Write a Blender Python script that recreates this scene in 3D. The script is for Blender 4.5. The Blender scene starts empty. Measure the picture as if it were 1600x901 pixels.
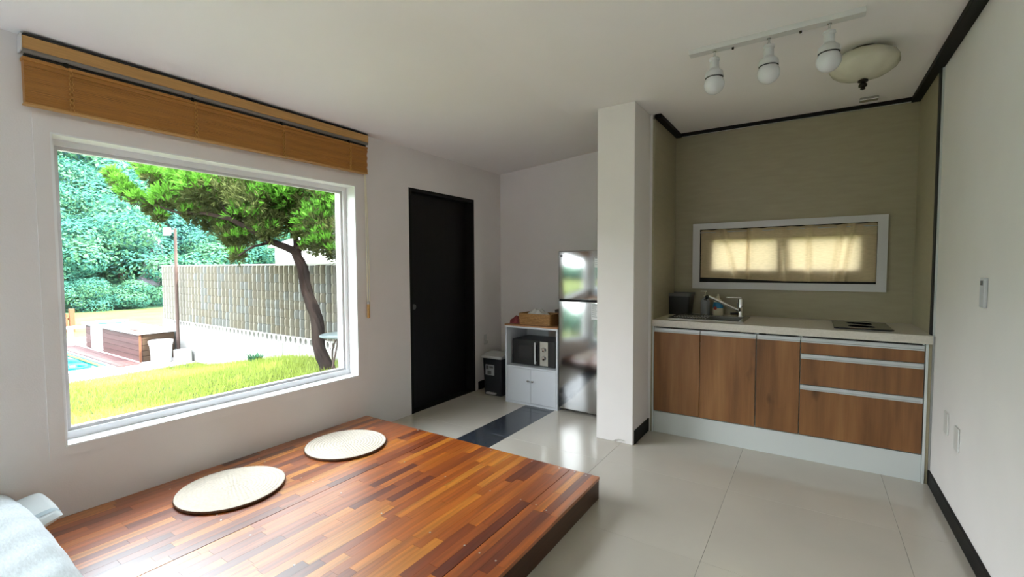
import bpy, bmesh, math, random
from mathutils import Vector, Matrix
random.seed(7)
scene = bpy.context.scene
COL = scene.collection

# ------------------------------------------------------------------ camera
CR = Vector((0.83596832, 0.54875935, -0.00448783))
CU = Vector((-0.02172631, 0.04126663, 0.99891192))
CF = Vector((-0.54834746, 0.83496122, -0.04642011))
CP = Vector((0.0, 0.0, 1.35))
cam = bpy.data.cameras.new('camera')
cam.sensor_width = 36.0
cam.lens = 713.97 / 1600 * 36
cam.clip_start = 0.05
cam.clip_end = 300
camo = bpy.data.objects.new('camera', cam)
m = Matrix(((CR.x, CU.x, -CF.x), (CR.y, CU.y, -CF.y), (CR.z, CU.z, -CF.z))).to_4x4()
m.translation = CP
camo.matrix_world = m
COL.objects.link(camo)
scene.camera = camo

# ------------------------------------------------------------------ light
world = bpy.data.worlds.new('sky')
scene.world = world
world.use_nodes = True
wn, wl = world.node_tree.nodes, world.node_tree.links
bg = wn['Background']
tc = wn.new('ShaderNodeTexCoord'); sep = wn.new('ShaderNodeSeparateXYZ'); rmp = wn.new('ShaderNodeValToRGB')
wl.new(tc.outputs['Generated'], sep.inputs[0]); wl.new(sep.outputs['Z'], rmp.inputs[0]); wl.new(rmp.outputs[0], bg.inputs['Color'])
rmp.color_ramp.elements[0].position = 0.0; rmp.color_ramp.elements[0].color = (1.0, 0.975, 0.99, 1)
rmp.color_ramp.elements[1].position = 0.9; rmp.color_ramp.elements[1].color = (0.82, 0.86, 1.0, 1)
bg.inputs['Strength'].default_value = 7.0
sun = bpy.data.lights.new('sun', 'SUN'); sun.energy = 13.0; sun.angle = math.radians(3); sun.color = (1.0, 0.95, 0.86)
suno = bpy.data.objects.new('sun', sun); COL.objects.link(suno)
suno.rotation_euler = (-Vector((0.62, 0.30, 0.80))).to_track_quat('-Z', 'Y').to_euler()
scene.view_settings.view_transform = 'Standard'
scene.view_settings.look = 'None'
scene.view_settings.gamma = 1
scene.view_settings.use_curve_mapping = False
scene.view_settings.exposure = 1.3
def portal(loc, direction, sx, sy):
    l = bpy.data.lights.new('daylight_portal', 'AREA'); l.shape = 'RECTANGLE'; l.size = sx; l.size_y = sy
    l.cycles.is_portal = True
    o = bpy.data.objects.new('daylight_portal', l); o.location = loc
    o.rotation_euler = Vector(direction).to_track_quat('-Z', 'Y').to_euler(); COL.objects.link(o)
portal((-3.30, 1.51, 1.24), (1, 0, 0), 1.75, 1.53)
portal((-3.30, -1.425, 1.225), (1, 0, 0), 2.05, 1.85)

# ------------------------------------------------------------------ materials
MATS = {}
def mat(name, col, rough=0.5, metal=0.0, spec=0.5, noise=None, bump=None, trans=0.0, coat=0.0):
    """noise=(scale, amount, (sx,sy,sz)), bump=(scale, strength, (sx,sy,sz))"""
    if name in MATS: return MATS[name]
    M = bpy.data.materials.new(name); M.use_nodes = True
    n, l = M.node_tree.nodes, M.node_tree.links
    b = n['Principled BSDF']
    b.inputs['Base Color'].default_value = (*col, 1); b.inputs['Roughness'].default_value = rough
    b.inputs['Metallic'].default_value = metal; b.inputs['Specular IOR Level'].default_value = spec
    b.inputs['Coat Weight'].default_value = coat
    t = n.new('ShaderNodeTexCoord')
    def nz(scale, sc, detail=4):
        mp = n.new('ShaderNodeMapping'); mp.inputs['Scale'].default_value = sc
        l.new(t.outputs['Object'], mp.inputs[0])
        q = n.new('ShaderNodeTexNoise'); q.inputs['Scale'].default_value = scale; q.inputs['Detail'].default_value = detail
        l.new(mp.outputs[0], q.inputs['Vector']); return q
    if noise:
        q = nz(noise[0], noise[2])
        r = n.new('ShaderNodeValToRGB'); a = noise[1]
        r.color_ramp.elements[0].position = 0.3; r.color_ramp.elements[1].position = 0.7
        r.color_ramp.elements[0].color = (*[max(0, c*(1-a)) for c in col], 1)
        r.color_ramp.elements[1].color = (*[min(1, c*(1+a)) for c in col], 1)
        l.new(q.outputs['Fac'], r.inputs[0]); l.new(r.outputs[0], b.inputs['Base Color'])
    if bump:
        q = nz(bump[0], bump[2]); bp = n.new('ShaderNodeBump'); bp.inputs['Strength'].default_value = bump[1]
        bp.inputs['Distance'].default_value = 0.002
        l.new(q.outputs['Fac'], bp.inputs['Height']); l.new(bp.outputs[0], b.inputs['Normal'])
    if trans > 0:
        tr = n.new('ShaderNodeBsdfTranslucent'); tr.inputs['Color'].default_value = (*col, 1)
        mx = n.new('ShaderNodeMixShader'); mx.inputs[0].default_value = trans
        l.new(b.outputs[0], mx.inputs[1]); l.new(tr.outputs[0], mx.inputs[2]); l.new(mx.outputs[0], n['Material Output'].inputs[0])
    MATS[name] = M
    return M
I = (1, 1, 1)
wallp = mat('wall_paper', (0.84, 0.795, 0.785), 0.75, noise=(3, 0.02, I), bump=(160, 0.25, I))
ceilp = mat('ceiling_paper', (0.93, 0.895, 0.88), 0.8, noise=(2, 0.015, I), bump=(120, 0.2, I))
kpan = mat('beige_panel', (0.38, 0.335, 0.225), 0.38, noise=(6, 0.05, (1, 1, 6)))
whitev = mat('white_vinyl', (0.90, 0.90, 0.91), 0.35)
greyframe = mat('pale_grey_frame', (0.66, 0.65, 0.66), 0.45)
black = mat('black_trim', (0.005, 0.005, 0.005), 0.6, spec=0.25)
blackdoor = mat('black_door', (0.0045, 0.0045, 0.005), 0.5, spec=0.3, noise=(4, 0.3, (1, 8, 1)))
darkgap = mat('dark_gap', (0.02, 0.02, 0.02), 0.8)
tilem = mat('cream_tile', (0.59, 0.545, 0.475), 0.13, noise=(1.7, 0.05, I), spec=0.5)
btile = mat('black_tile', (0.035, 0.042, 0.055), 0.16, noise=(60, 0.5, I))
grout = mat('grout', (0.59, 0.545, 0.475), 0.8)
steel = mat('brushed_steel', (0.40, 0.40, 0.40), 0.13, metal=1.0, bump=(3, 0.35, (1, 1, 1.4)))
steel2 = mat('sink_steel', (0.5, 0.49, 0.47), 0.25, metal=1.0)
chrome = mat('chrome', (0.75, 0.75, 0.75), 0.08, metal=1.0)
aluminium = mat('aluminium_rail', (0.60, 0.62, 0.63), 0.35, metal=0.35)
graybody = mat('grey_appliance_body', (0.12, 0.12, 0.125), 0.45)
whitelam = mat('white_laminate', (0.68, 0.71, 0.76), 0.35)
plinthm = mat('plinth_white', (0.66, 0.69, 0.68), 0.25)
worktopm = mat('worktop_stone', (0.66, 0.61, 0.54), 0.22, noise=(90, 0.06, I))
glassblack = mat('black_glass', (0.01, 0.01, 0.012), 0.06)
blackpl = mat('black_plastic', (0.012, 0.012, 0.013), 0.35)
greypl = mat('grey_plastic', (0.55, 0.55, 0.54), 0.4)
paper = mat('white_paper', (0.75, 0.76, 0.76), 0.6)
brownwood = mat('brown_board', (0.36, 0.16, 0.06), 0.4, noise=(8, 0.3, (1, 10, 10)))
bamboo = mat('bamboo', (0.43, 0.185, 0.035), 0.5, noise=(14, 0.22, (40, 0.6, 60)))
bamboopale = mat('bamboo_pale', (0.56, 0.31, 0.10), 0.45, noise=(10, 0.12, (10, 0.5, 10)))
bamboocord = mat('ladder_cord', (0.58, 0.30, 0.08), 0.8)
creamcord = mat('cream_cord', (0.88, 0.82, 0.64), 0.8)
rush = mat('woven_rush', (0.70, 0.62, 0.50), 0.8, noise=(70, 0.08, I))
rushshade = mat('rush_edge_shaded', (0.13, 0.06, 0.03), 0.85, noise=(60, 0.4, I))  # brown edge with the shade around the mat rim put into its colour
blanketm = mat('fleece', (0.80, 0.87, 0.92), 0.95, noise=(60, 0.08, (1, 3, 1)), bump=(90, 0.8, I))
pillowm = mat('pillow_cotton', (0.62, 0.66, 0.66), 0.9)
pstripe = mat('pillow_stripe', (0.40, 0.47, 0.50), 0.9)
curtainm = mat('beige_linen', (0.66, 0.53, 0.33), 0.9, trans=0.22, noise=(25, 0.10, (1, 1, 5)))
alab = mat('alabaster_glass', (0.80, 0.76, 0.62), 0.18, trans=0.3, noise=(9, 0.10, I))
bulbm = mat('frosted_bulb', (0.84, 0.84, 0.86), 0.22, trans=0.2)
socketm = mat('white_socket', (0.62, 0.62, 0.63), 0.35)
bronze = mat('dark_bronze', (0.05, 0.04, 0.03), 0.3, metal=0.8)
redcloth = mat('red_cloth', (0.20, 0.035, 0.04), 0.9, noise=(40, 0.3, I))
whitecloth = mat('white_cloth', (0.60, 0.58, 0.54), 0.9)
basketm = mat('tan_wicker', (0.34, 0.17, 0.05), 0.6, noise=(60, 0.3, (1, 1, 3)))
basketin = mat('dark_basket', (0.05, 0.03, 0.02), 0.7)
clearpl = mat('clear_plastic', (0.50, 0.52, 0.55), 0.15, trans=0.4)
bluepl = mat('blue_label', (0.02, 0.22, 0.45), 0.35)
creampl = mat('cream_plastic', (0.72, 0.66, 0.50), 0.35)
redpl = mat('red_mark', (0.5, 0.05, 0.03), 0.5)
screwm = mat('screw_head', (0.75, 0.75, 0.72), 0.3, metal=0.6)
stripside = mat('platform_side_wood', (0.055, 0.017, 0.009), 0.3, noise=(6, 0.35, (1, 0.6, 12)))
# outdoors
concrete = mat('pale_concrete', (0.34, 0.33, 0.31), 0.85, noise=(3, 0.1, I))
screenm = mat('screen_block', (0.30, 0.275, 0.22), 0.85, spec=0.12)
deckm = mat('deck_concrete', (0.52, 0.48, 0.47), 0.8, noise=(2, 0.1, I))
purplewood = mat('purple_boards', (0.085, 0.040, 0.038), 0.6, spec=0.12, noise=(2, 0.25, (0.5, 1, 8)))
orangewood = mat('orange_wood', (0.14, 0.055, 0.028), 0.6, spec=0.12)
waterm = mat('pool_water', (0.0, 0.16, 0.22), 0.05)
poolm = mat('pool_liner', (0.01, 0.38, 0.48), 0.5)
bucketm = mat('white_bucket', (0.72, 0.73, 0.74), 0.4)
polem = mat('rusty_pole', (0.085, 0.055, 0.048), 0.5, spec=0.12, noise=(5, 0.2, I))
barkm = mat('juniper_bark', (0.020, 0.012, 0.010), 0.9, spec=0.12, noise=(16, 0.6, (1, 1, 0.15)), bump=(14, 1.0, (1, 1, 0.15)))
grassm = mat('grass_blades', (0.30, 0.37, 0.075), 0.7, spec=0.12, trans=0.3)
groundm = None
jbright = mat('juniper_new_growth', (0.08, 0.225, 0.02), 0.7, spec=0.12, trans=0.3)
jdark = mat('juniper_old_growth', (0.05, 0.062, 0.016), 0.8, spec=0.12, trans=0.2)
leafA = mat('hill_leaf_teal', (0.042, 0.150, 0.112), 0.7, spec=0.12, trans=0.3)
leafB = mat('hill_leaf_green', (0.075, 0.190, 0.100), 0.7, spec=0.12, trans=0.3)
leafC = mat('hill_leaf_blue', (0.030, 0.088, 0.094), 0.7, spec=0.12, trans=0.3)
rockm = mat('grey_rock', (0.11, 0.105, 0.12), 0.9, spec=0.12, noise=(2.5, 0.35, I))
trunkm = mat('tree_trunk', (0.07, 0.05, 0.045), 0.9, spec=0.12)

def wood_strips():
    M = bpy.data.materials.new('acacia_strip'); M.use_nodes = True
    n, l = M.node_tree.nodes, M.node_tree.links; b = n['Principled BSDF']
    oi = n.new('ShaderNodeObjectInfo'); r = n.new('ShaderNodeValToRGB')
    e = r.color_ramp.elements
    cols = [(0.0, (0.10, 0.016, 0.004)), (0.12, (0.17, 0.030, 0.005)), (0.30, (0.28, 0.058, 0.007)), (0.55, (0.38, 0.088, 0.007)),
            (0.74, (0.46, 0.120, 0.008)), (0.9, (0.55, 0.175, 0.014)), (1.0, (0.60, 0.22, 0.025))]
    e[0].position, e[0].color = 0, (*cols[0][1], 1); e[1].position, e[1].color = 1, (*cols[-1][1], 1)
    for p, c in cols[1:-1]:
        q = e.new(p); q.color = (*c, 1)
    l.new(oi.outputs['Random'], r.inputs[0])
    tc = n.new('ShaderNodeTexCoord'); geo = n.new('ShaderNodeNewGeometry'); mp = n.new('ShaderNodeMapping'); mp.inputs['Scale'].default_value = (55, 2.2, 20)
    add = n.new('ShaderNodeVectorMath'); add.operation = 'ADD'
    l.new(geo.outputs['Position'], mp.inputs[0]); l.new(mp.outputs[0], add.inputs[0])
    mul = n.new('ShaderNodeMath'); mul.operation = 'MULTIPLY'; mul.inputs[1].default_value = 97; l.new(oi.outputs['Random'], mul.inputs[0])
    l.new(mul.outputs[0], add.inputs[1])
    nz = n.new('ShaderNodeTexNoise'); nz.inputs['Scale'].default_value = 1.0; nz.inputs['Detail'].default_value = 5
    l.new(add.outputs[0], nz.inputs['Vector'])
    mr = n.new('ShaderNodeMapRange'); mr.inputs[1].default_value = 0.25; mr.inputs[2].default_value = 0.75; mr.inputs[3].default_value = 0.62; mr.inputs[4].default_value = 1.35
    l.new(nz.outputs['Fac'], mr.inputs[0])
    mx = n.new('ShaderNodeVectorMath'); mx.operation = 'SCALE'; l.new(r.outputs[0], mx.inputs[0]); l.new(mr.outputs[0], mx.inputs['Scale'])
    l.new(mx.outputs[0], b.inputs['Base Color'])
    b.inputs['Roughness'].default_value = 0.30; b.inputs['Specular IOR Level'].default_value = 0.3; b.inputs['Coat Weight'].default_value = 1.0; b.inputs['Coat Roughness'].default_value = 0.36; b.inputs['Coat IOR'].default_value = 1.75
    bp = n.new('ShaderNodeBump'); bp.inputs['Strength'].default_value = 0.12; bp.inputs['Distance'].default_value = 0.002
    l.new(nz.outputs['Fac'], bp.inputs['Height']); l.new(bp.outputs[0], b.inputs['Normal'])
    return M
stripm = wood_strips()

def oak_front():
    M = bpy.data.materials.new('oak_front'); M.use_nodes = True
    n, l = M.node_tree.nodes, M.node_tree.links; b = n['Principled BSDF']
    geo = n.new('ShaderNodeNewGeometry'); oi = n.new('ShaderNodeObjectInfo')
    def noise(sc, scale, det, rough=0.5):
        mp = n.new('ShaderNodeMapping'); mp.inputs['Scale'].default_value = sc; l.new(geo.outputs['Position'], mp.inputs[0])
        q = n.new('ShaderNodeTexNoise'); q.inputs['Scale'].default_value = scale; q.inputs['Detail'].default_value = det; q.inputs['Roughness'].default_value = rough
        l.new(mp.outputs[0], q.inputs['Vector']); return q
    a = noise((9, 9, 0.9), 1.0, 5); r = n.new('ShaderNodeValToRGB'); e = r.color_ramp.elements
    e[0].position = 0.28; e[0].color = (0.135, 0.054, 0.018, 1); e[1].position = 0.72; e[1].color = (0.37, 0.175, 0.065, 1)
    q = e.new(0.5); q.color = (0.26, 0.112, 0.038, 1)
    l.new(a.outputs['Fac'], r.inputs[0])
    fine = noise((140, 140, 4), 1.0, 3); mr = n.new('ShaderNodeMapRange'); mr.inputs[3].default_value = 0.8; mr.inputs[4].default_value = 1.15
    l.new(fine.outputs['Fac'], mr.inputs[0])
    kn = noise((7, 7, 3.0), 1.0, 2); kr = n.new('ShaderNodeValToRGB'); kr.color_ramp.elements[0].position = 0.66; kr.color_ramp.elements[0].color = (1, 1, 1, 1)
    kr.color_ramp.elements[1].position = 0.76; kr.color_ramp.elements[1].color = (0.35, 0.33, 0.3, 1); l.new(kn.outputs['Fac'], kr.inputs[0])
    s = n.new('ShaderNodeVectorMath'); s.operation = 'SCALE'; l.new(r.outputs[0], s.inputs[0]); l.new(mr.outputs[0], s.inputs['Scale'])
    v = n.new('ShaderNodeVectorMath'); v.operation = 'MULTIPLY'; l.new(s.outputs[0], v.inputs[0]); l.new(kr.outputs[0], v.inputs[1])
    l.new(v.outputs[0], b.inputs['Base Color']); b.inputs['Roughness'].default_value = 0.42
    return M
oak = oak_front()

def glass_mat():
    M = bpy.data.materials.new('window_glass'); M.use_nodes = True
    n, l = M.node_tree.nodes, M.node_tree.links
    n.remove(n['Principled BSDF'])
    t = n.new('ShaderNodeBsdfTransparent'); t.inputs[0].default_value = (0.93, 0.97, 0.96, 1)
    g = n.new('ShaderNodeBsdfGlossy'); g.inputs['Roughness'].default_value = 0.02
    lw = n.new('ShaderNodeLayerWeight'); lw.inputs[0].default_value = 0.5
    pw_ = n.new('ShaderNodeMath'); pw_.operation = 'POWER'; pw_.inputs[1].default_value = 5; l.new(lw.outputs['Facing'], pw_.inputs[0])
    f = n.new('ShaderNodeMath'); f.operation = 'MULTIPLY_ADD'; f.inputs[1].default_value = 0.9; f.inputs[2].default_value = 0.035; l.new(pw_.outputs[0], f.inputs[0])
    mx = n.new('ShaderNodeMixShader'); l.new(f.outputs[0], mx.inputs[0]); l.new(t.outputs[0], mx.inputs[1]); l.new(g.outputs[0], mx.inputs[2])
    l.new(mx.outputs[0], n['Material Output'].inputs[0]); return M
glassm = glass_mat()

def ground_mat():
    M = bpy.data.materials.new('lawn_soil'); M.use_nodes = True
    n, l = M.node_tree.nodes, M.node_tree.links; b = n['Principled BSDF']
    geo = n.new('ShaderNodeNewGeometry'); q = n.new('ShaderNodeTexNoise'); q.inputs['Scale'].default_value = 0.9; q.inputs['Detail'].default_value = 6
    l.new(geo.outputs['Position'], q.inputs['Vector']); r = n.new('ShaderNodeValToRGB'); e = r.color_ramp.elements
    e[0].position = 0.3; e[0].color = (0.06, 0.085, 0.022, 1); e[1].position = 0.7; e[1].color = (0.105, 0.115, 0.042, 1)
    l.new(q.outputs['Fac'], r.inputs[0]); b.inputs['Roughness'].default_value = 0.95; b.inputs['Specular IOR Level'].default_value = 0.1
    sx = n.new('ShaderNodeSeparateXYZ'); l.new(geo.outputs['Position'], sx.inputs[0])
    st = n.new('ShaderNodeMapRange'); st.inputs[1].default_value = -22.2; st.inputs[2].default_value = -23.0; l.new(sx.outputs['X'], st.inputs[0])
    mc = n.new('ShaderNodeMix'); mc.data_type = 'RGBA'; l.new(st.outputs[0], mc.inputs[0]); l.new(r.outputs[0], mc.inputs[6]); mc.inputs[7].default_value = (0.03, 0.075, 0.045, 1)
    l.new(mc.outputs[2], b.inputs['Base Color'])
    return M
groundm = ground_mat()

# ------------------------------------------------------------------ mesh helpers
ORG = {}
def nb(): return bmesh.new()
def bx(bm, x0, x1, y0, y1, z0, z1, bev=0.0, seg=2):
    t = bmesh.new()
    bmesh.ops.create_cube(t, size=1)
    for v in t.verts:
        v.co = Vector(((x0+x1)/2 + v.co.x*(x1-x0), (y0+y1)/2 + v.co.y*(y1-y0), (z0+z1)/2 + v.co.z*(z1-z0)))
    if bev > 0: bmesh.ops.bevel(t, geom=list(t.edges), offset=bev, segments=seg, profile=0.5, affect='EDGES', clamp_overlap=True)
    merge(bm, t); return bm
def merge(bm, t):
    me = bpy.data.meshes.new('tmp'); t.to_mesh(me); t.free(); bm.from_mesh(me); bpy.data.meshes.remove(me)
def lathe(bm, prof, c, axis='Z', seg=28, rot=None):
    """prof: list of (r, h)."""
    c = Vector(c); rings = []
    for r, h in prof:
        ring = []
        for i in range(seg):
            a = 2*math.pi*i/seg; p = Vector((r*math.cos(a), r*math.sin(a), h))
            if axis == 'Y': p = Vector((p.x, p.z, p.y))
            if axis == 'X': p = Vector((p.z, p.x, p.y))
            if rot is not None: p = rot @ p
            ring.append(bm.verts.new(c + p))
        rings.append(ring)
    for a, b in zip(rings, rings[1:]):
        for i in range(seg):
            bm.faces.new((a[i], a[(i+1) % seg], b[(i+1) % seg], b[i]))
    for ring in (rings[0], rings[-1]):
        try: bm.faces.new(ring)
        except Exception: pass
    return bm
def tube(bm, pts, rad, seg=8, cap=True):
    pts = [Vector(p) for p in pts]
    if not isinstance(rad, (list, tuple)): rad = [rad]*len(pts)
    rings = []; up = Vector((0.13, 0.21, 0.97)).normalized()
    for i, p in enumerate(pts):
        d = (pts[min(i+1, len(pts)-1)] - pts[max(i-1, 0)]).normalized()
        if abs(d.dot(up)) > 0.95: u = d.cross(Vector((1, 0, 0))).normalized()
        else: u = d.cross(up).normalized()
        w = d.cross(u).normalized()
        rings.append([bm.verts.new(p + rad[i]*(u*math.cos(2*math.pi*k/seg) + w*math.sin(2*math.pi*k/seg))) for k in range(seg)])
    for a, b in zip(rings, rings[1:]):
        for k in range(seg): bm.faces.new((a[k], a[(k+1) % seg], b[(k+1) % seg], b[k]))
    if cap:
        for ring in (rings[0], rings[-1]):
            try: bm.faces.new(ring)
            except Exception: pass
    return bm
def prism(bm, poly, a0, a1, axis='Y'):
    """extrude a 2D polygon along an axis; poly in the two remaining axes in order"""
    def P(u, v, a):
        return {'X': (a, u, v), 'Y': (u, a, v), 'Z': (u, v, a)}[axis]
    A = [bm.verts.new(P(u, v, a0)) for u, v in poly]; B = [bm.verts.new(P(u, v, a1)) for u, v in poly]
    n = len(poly)
    for i in range(n): bm.faces.new((A[i], A[(i+1) % n], B[(i+1) % n], B[i]))
    bm.faces.new(A); bm.faces.new(B); return bm
def obj(name, bm, material, parent=None, smooth=False, origin=None):
    bmesh.ops.recalc_face_normals(bm, faces=list(bm.faces))
    if parent is not None and origin is None: org = ORG[parent.name]
    elif origin is not None: org = Vector(origin)
    else:
        xs = [v.co for v in bm.verts]
        org = Vector(((min(v.x for v in xs)+max(v.x for v in xs))/2, (min(v.y for v in xs)+max(v.y for v in xs))/2, min(v.z for v in xs)))
    for v in bm.verts: v.co -= org
    me = bpy.data.meshes.new(name); bm.to_mesh(me); bm.free()
    if isinstance(material, (list, tuple)):
        for q in material: me.materials.append(q)
    else: me.materials.append(material)
    if smooth:
        me.polygons.foreach_set('use_smooth', [True]*len(me.polygons))
        try: me.set_sharp_from_angle(angle=math.radians(38))
        except Exception: pass
    o = bpy.data.objects.new(name, me); COL.objects.link(o)
    if parent is not None:
        o.parent = parent; o.location = org - ORG[parent.name]
    else: o.location = org
    ORG[o.name] = org
    return o
def tag(o, label, cat, group=None, kind=None):
    o['label'] = label; o['category'] = cat
    if group: o['group'] = group
    if kind: o['kind'] = kind
    return o
def thing(name, label, cat, loc, group=None):
    o = bpy.data.objects.new(name, None); COL.objects.link(o); o.location = loc; o.empty_display_size = 0.1
    ORG[o.name] = Vector(loc); return tag(o, label, cat, group)
def struct(name, bm, m, parent=None, smooth=False):
    o = obj(name, bm, m, parent, smooth)
    if parent is None: o['kind'] = 'structure'
    return o
def dup(root, loc, label=None):
    r = root.copy(); COL.objects.link(r); r.location = loc
    if label: r['label'] = label
    for ch in list(root.children):
        c = ch.copy(); COL.objects.link(c); c.parent = r
        for g in ch.children:
            d = g.copy(); COL.objects.link(d); d.parent = c
    return r
def at(px, py, D):   # a point seen in the photograph at forward distance D
    return CP + D*(CF + (px-800)/713.97*CR - (py-450.5)/713.97*CU)

W = -3.06; FAR = 4.42; RX = 0.635; NEAR = -2.6; CH = 2.56

def panel_holes(bm, axis, a0, a1, u0, u1, v0, v1, holes):
    """slab between a0..a1 on axis ('X' or 'Y' or 'Z'), spanning u,v with rectangular holes (u0,u1,v0,v1)"""
    us = sorted({u0, u1, *[h[0] for h in holes], *[h[1] for h in holes]}); vs = sorted({v0, v1, *[h[2] for h in holes], *[h[3] for h in holes]})
    def inside(i, j):
        if i < 0 or j < 0 or i >= len(us)-1 or j >= len(vs)-1: return False
        cu, cv = (us[i]+us[i+1])/2, (vs[j]+vs[j+1])/2
        return not any(h[0] < cu < h[1] and h[2] < cv < h[3] for h in holes)
    def P(a, u, v): return {'X': (a, u, v), 'Y': (u, a, v), 'Z': (u, v, a)}[axis]
    cache = {}
    def V(a, u, v):
        k = (a, u, v)
        if k not in cache: cache[k] = bm.verts.new(P(a, u, v))
        return cache[k]
    for i in range(len(us)-1):
        for j in range(len(vs)-1):
            if not inside(i, j): continue
            ua, ub, va, vb = us[i], us[i+1], vs[j], vs[j+1]
            for a in (a0, a1): bm.faces.new((V(a, ua, va), V(a, ub, va), V(a, ub, vb), V(a, ua, vb)))
            if not inside(i-1, j): bm.faces.new((V(a0, ua, va), V(a1, ua, va), V(a1, ua, vb), V(a0, ua, vb)))
            if not inside(i+1, j): bm.faces.new((V(a0, ub, va), V(a1, ub, va), V(a1, ub, vb), V(a0, ub, vb)))
            if not inside(i, j-1): bm.faces.new((V(a0, ua, va), V(a1, ua, va), V(a1, ub, va), V(a0, ub, va)))
            if not inside(i, j+1): bm.faces.new((V(a0, ua, vb), V(a1, ua, vb), V(a1, ub, vb), V(a0, ub, vb)))
    return bm

# ================================================================== STRUCTURE
WIN = (0.64, 2.387, 0.474, 2.005)
DOOR = (2.965, 3.915, 0.0, 2.075)
WIN3 = (-2.45, -0.40, 0.30, 2.15)  # unseen window, inferred from the daylight and enlarged to brighten the room
struct('wall_left', panel_holes(nb(), 'X', -3.32, W, NEAR-0.2, FAR+0.2, -0.4, 2.425, [WIN, (DOOR[0], DOOR[1], 0.0, DOOR[3]), WIN3]), wallp)
KW = (-0.87, 0.42, 1.195, 1.69)
struct('wall_far', panel_holes(nb(), 'Y', FAR, FAR+0.2, W, RX, -0.4, 2.60, [KW]), wallp)
struct('wall_right', bx(nb(), RX, RX+0.2, NEAR-0.2, FAR+0.2, -0.4, 2.60), wallp)
struct('wall_near', bx(nb(), W, RX, NEAR-0.2, NEAR, -0.4, 2.60), wallp)
bm = nb()
cp = [(-3.32, 2.425), (W, 2.425), (-2.4, 2.478), (-1.9, 2.520), (-1.74, 2.536), (-1.62, 2.550), (-1.48, 2.558), (-1.3, CH), (RX+0.2, CH), (RX+0.2, 2.80), (-3.32, 2.80)]
prism(bm, cp, NEAR-0.2, FAR+0.2, 'Y')
struct('ceiling', bm, ceilp)
fl = struct('floor', bx(nb(), W, RX, NEAR, FAR, -0.36, -0.009), grout)
def tiles():
    xs = [RX, 0.40, -0.40, -1.20, -2.00]
    ys = []
    y = 2.97+0.8*2
    while y > NEAR-0.8: ys.append(y); y -= 0.8
    proto = {}
    def tile(x0, x1, y0, y1, m_):
        x0, x1, y0, y1 = max(x0, W), min(x1, RX), max(y0, NEAR), min(y1, FAR)
        if x1-x0 < 0.02 or y1-y0 < 0.02: return
        k = (round(x1-x0, 3), round(y1-y0, 3), m_.name)
        if k not in proto:
            proto[k] = obj('tile', bx(nb(), x0+0.0006, x1-0.0006, y0+0.0006, y1-0.0006, -0.009, 0.0, 0.0005, 1), m_, fl, origin=((x0+x1)/2, (y0+y1)/2, -0.009))
        else:
            c = proto[k].copy(); COL.objects.link(c); c.parent = fl; c.location = Vector(((x0+x1)/2, (y0+y1)/2, -0.009)) - ORG[fl.name]
    for ya, yb in zip(ys[1:], ys):
        for xb, xa in zip(xs, xs[1:]): tile(xa, xb, ya, yb, tilem)
        tile(-3.12, -2.32, ya, yb, tilem)
    y = 2.97+0.64*3
    while y > NEAR:
        tile(-2.32, -2.0, y-0.64, y, btile); y -= 0.64
tiles()
# column and kitchen partition
struct('wall_column', bx(nb(), -1.40, -1.108, 3.34, 3.72, 0.0, CH, 0.004), wallp)
struct('wall_partition', bx(nb(), -1.355, -1.088, 3.72, FAR, 0.0, CH), wallp)
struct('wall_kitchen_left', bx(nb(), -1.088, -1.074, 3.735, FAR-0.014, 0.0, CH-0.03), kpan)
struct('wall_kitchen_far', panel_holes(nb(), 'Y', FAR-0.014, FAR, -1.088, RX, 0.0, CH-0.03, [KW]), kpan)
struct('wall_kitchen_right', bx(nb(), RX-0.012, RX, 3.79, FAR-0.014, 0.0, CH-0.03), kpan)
# black mouldings at the ceiling of the kitchen and along the right wall
struct('trim_1', bx(nb(), -1.074, -1.024, 3.72, FAR-0.014, CH-0.032, CH, 0.003), black)
struct('trim_2', bx(nb(), -1.024, RX-0.062, FAR-0.044, FAR-0.014, CH-0.024, CH, 0.003), black)
struct('trim_3', bx(nb(), RX-0.062, RX-0.001, NEAR, FAR-0.014, CH-0.034, CH, 0.003), black)
# vertical seam strips of the kitchen recess
struct('trim_4', bx(nb(), -1.108, -1.096, 3.722, 3.735, 0.0, CH), black)
struct('trim_5', bx(nb(), -1.096, -1.074, 3.722, 3.735, 0.0, CH-0.04, 0.002), kpan)
struct('trim_6', bx(nb(), RX-0.018, RX, 3.740, 3.79, 0.0, CH-0.034, 0.002), darkgap)
struct('trim_7', bx(nb(), RX-0.010, RX, 3.732, 3.740, 0.0, CH-0.034, 0.001), aluminium)
# baseboards
struct('baseboard_right', bx(nb(), RX-0.012, RX, NEAR, 3.728, 0.0, 0.085, 0.002), black)
struct('baseboard_column', bx(nb(), -1.108, -1.098, 3.37, 3.72, 0.0, 0.105, 0.002), black)
struct('baseboard_left', bx(nb(), W, W+0.012, 3.97, FAR, 0.0, 0.09, 0.002), black)
struct('baseboard_far', bx(nb(), W+0.012, -1.355, FAR-0.012, FAR, 0.0, 0.09, 0.002), black)
# peeling strip of wallpaper at the column foot
struct('trim_8', prism(nb(), [(-1.25, 0.004), (-1.24, 0.016), (-1.21, 0.02), (-1.17, 0.022), (-1.168, 0.025), (-1.215, 0.028), (-1.245, 0.02), (-1.26, 0.007)], 3.331, 3.338, 'Y'), whitecloth)

# casing around the large window
bm = panel_holes(nb(), 'X', W, W+0.007, 0.583, 2.482, 0.425, 2.085, [WIN])
struct('trim_9', bm, wallp)
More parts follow.
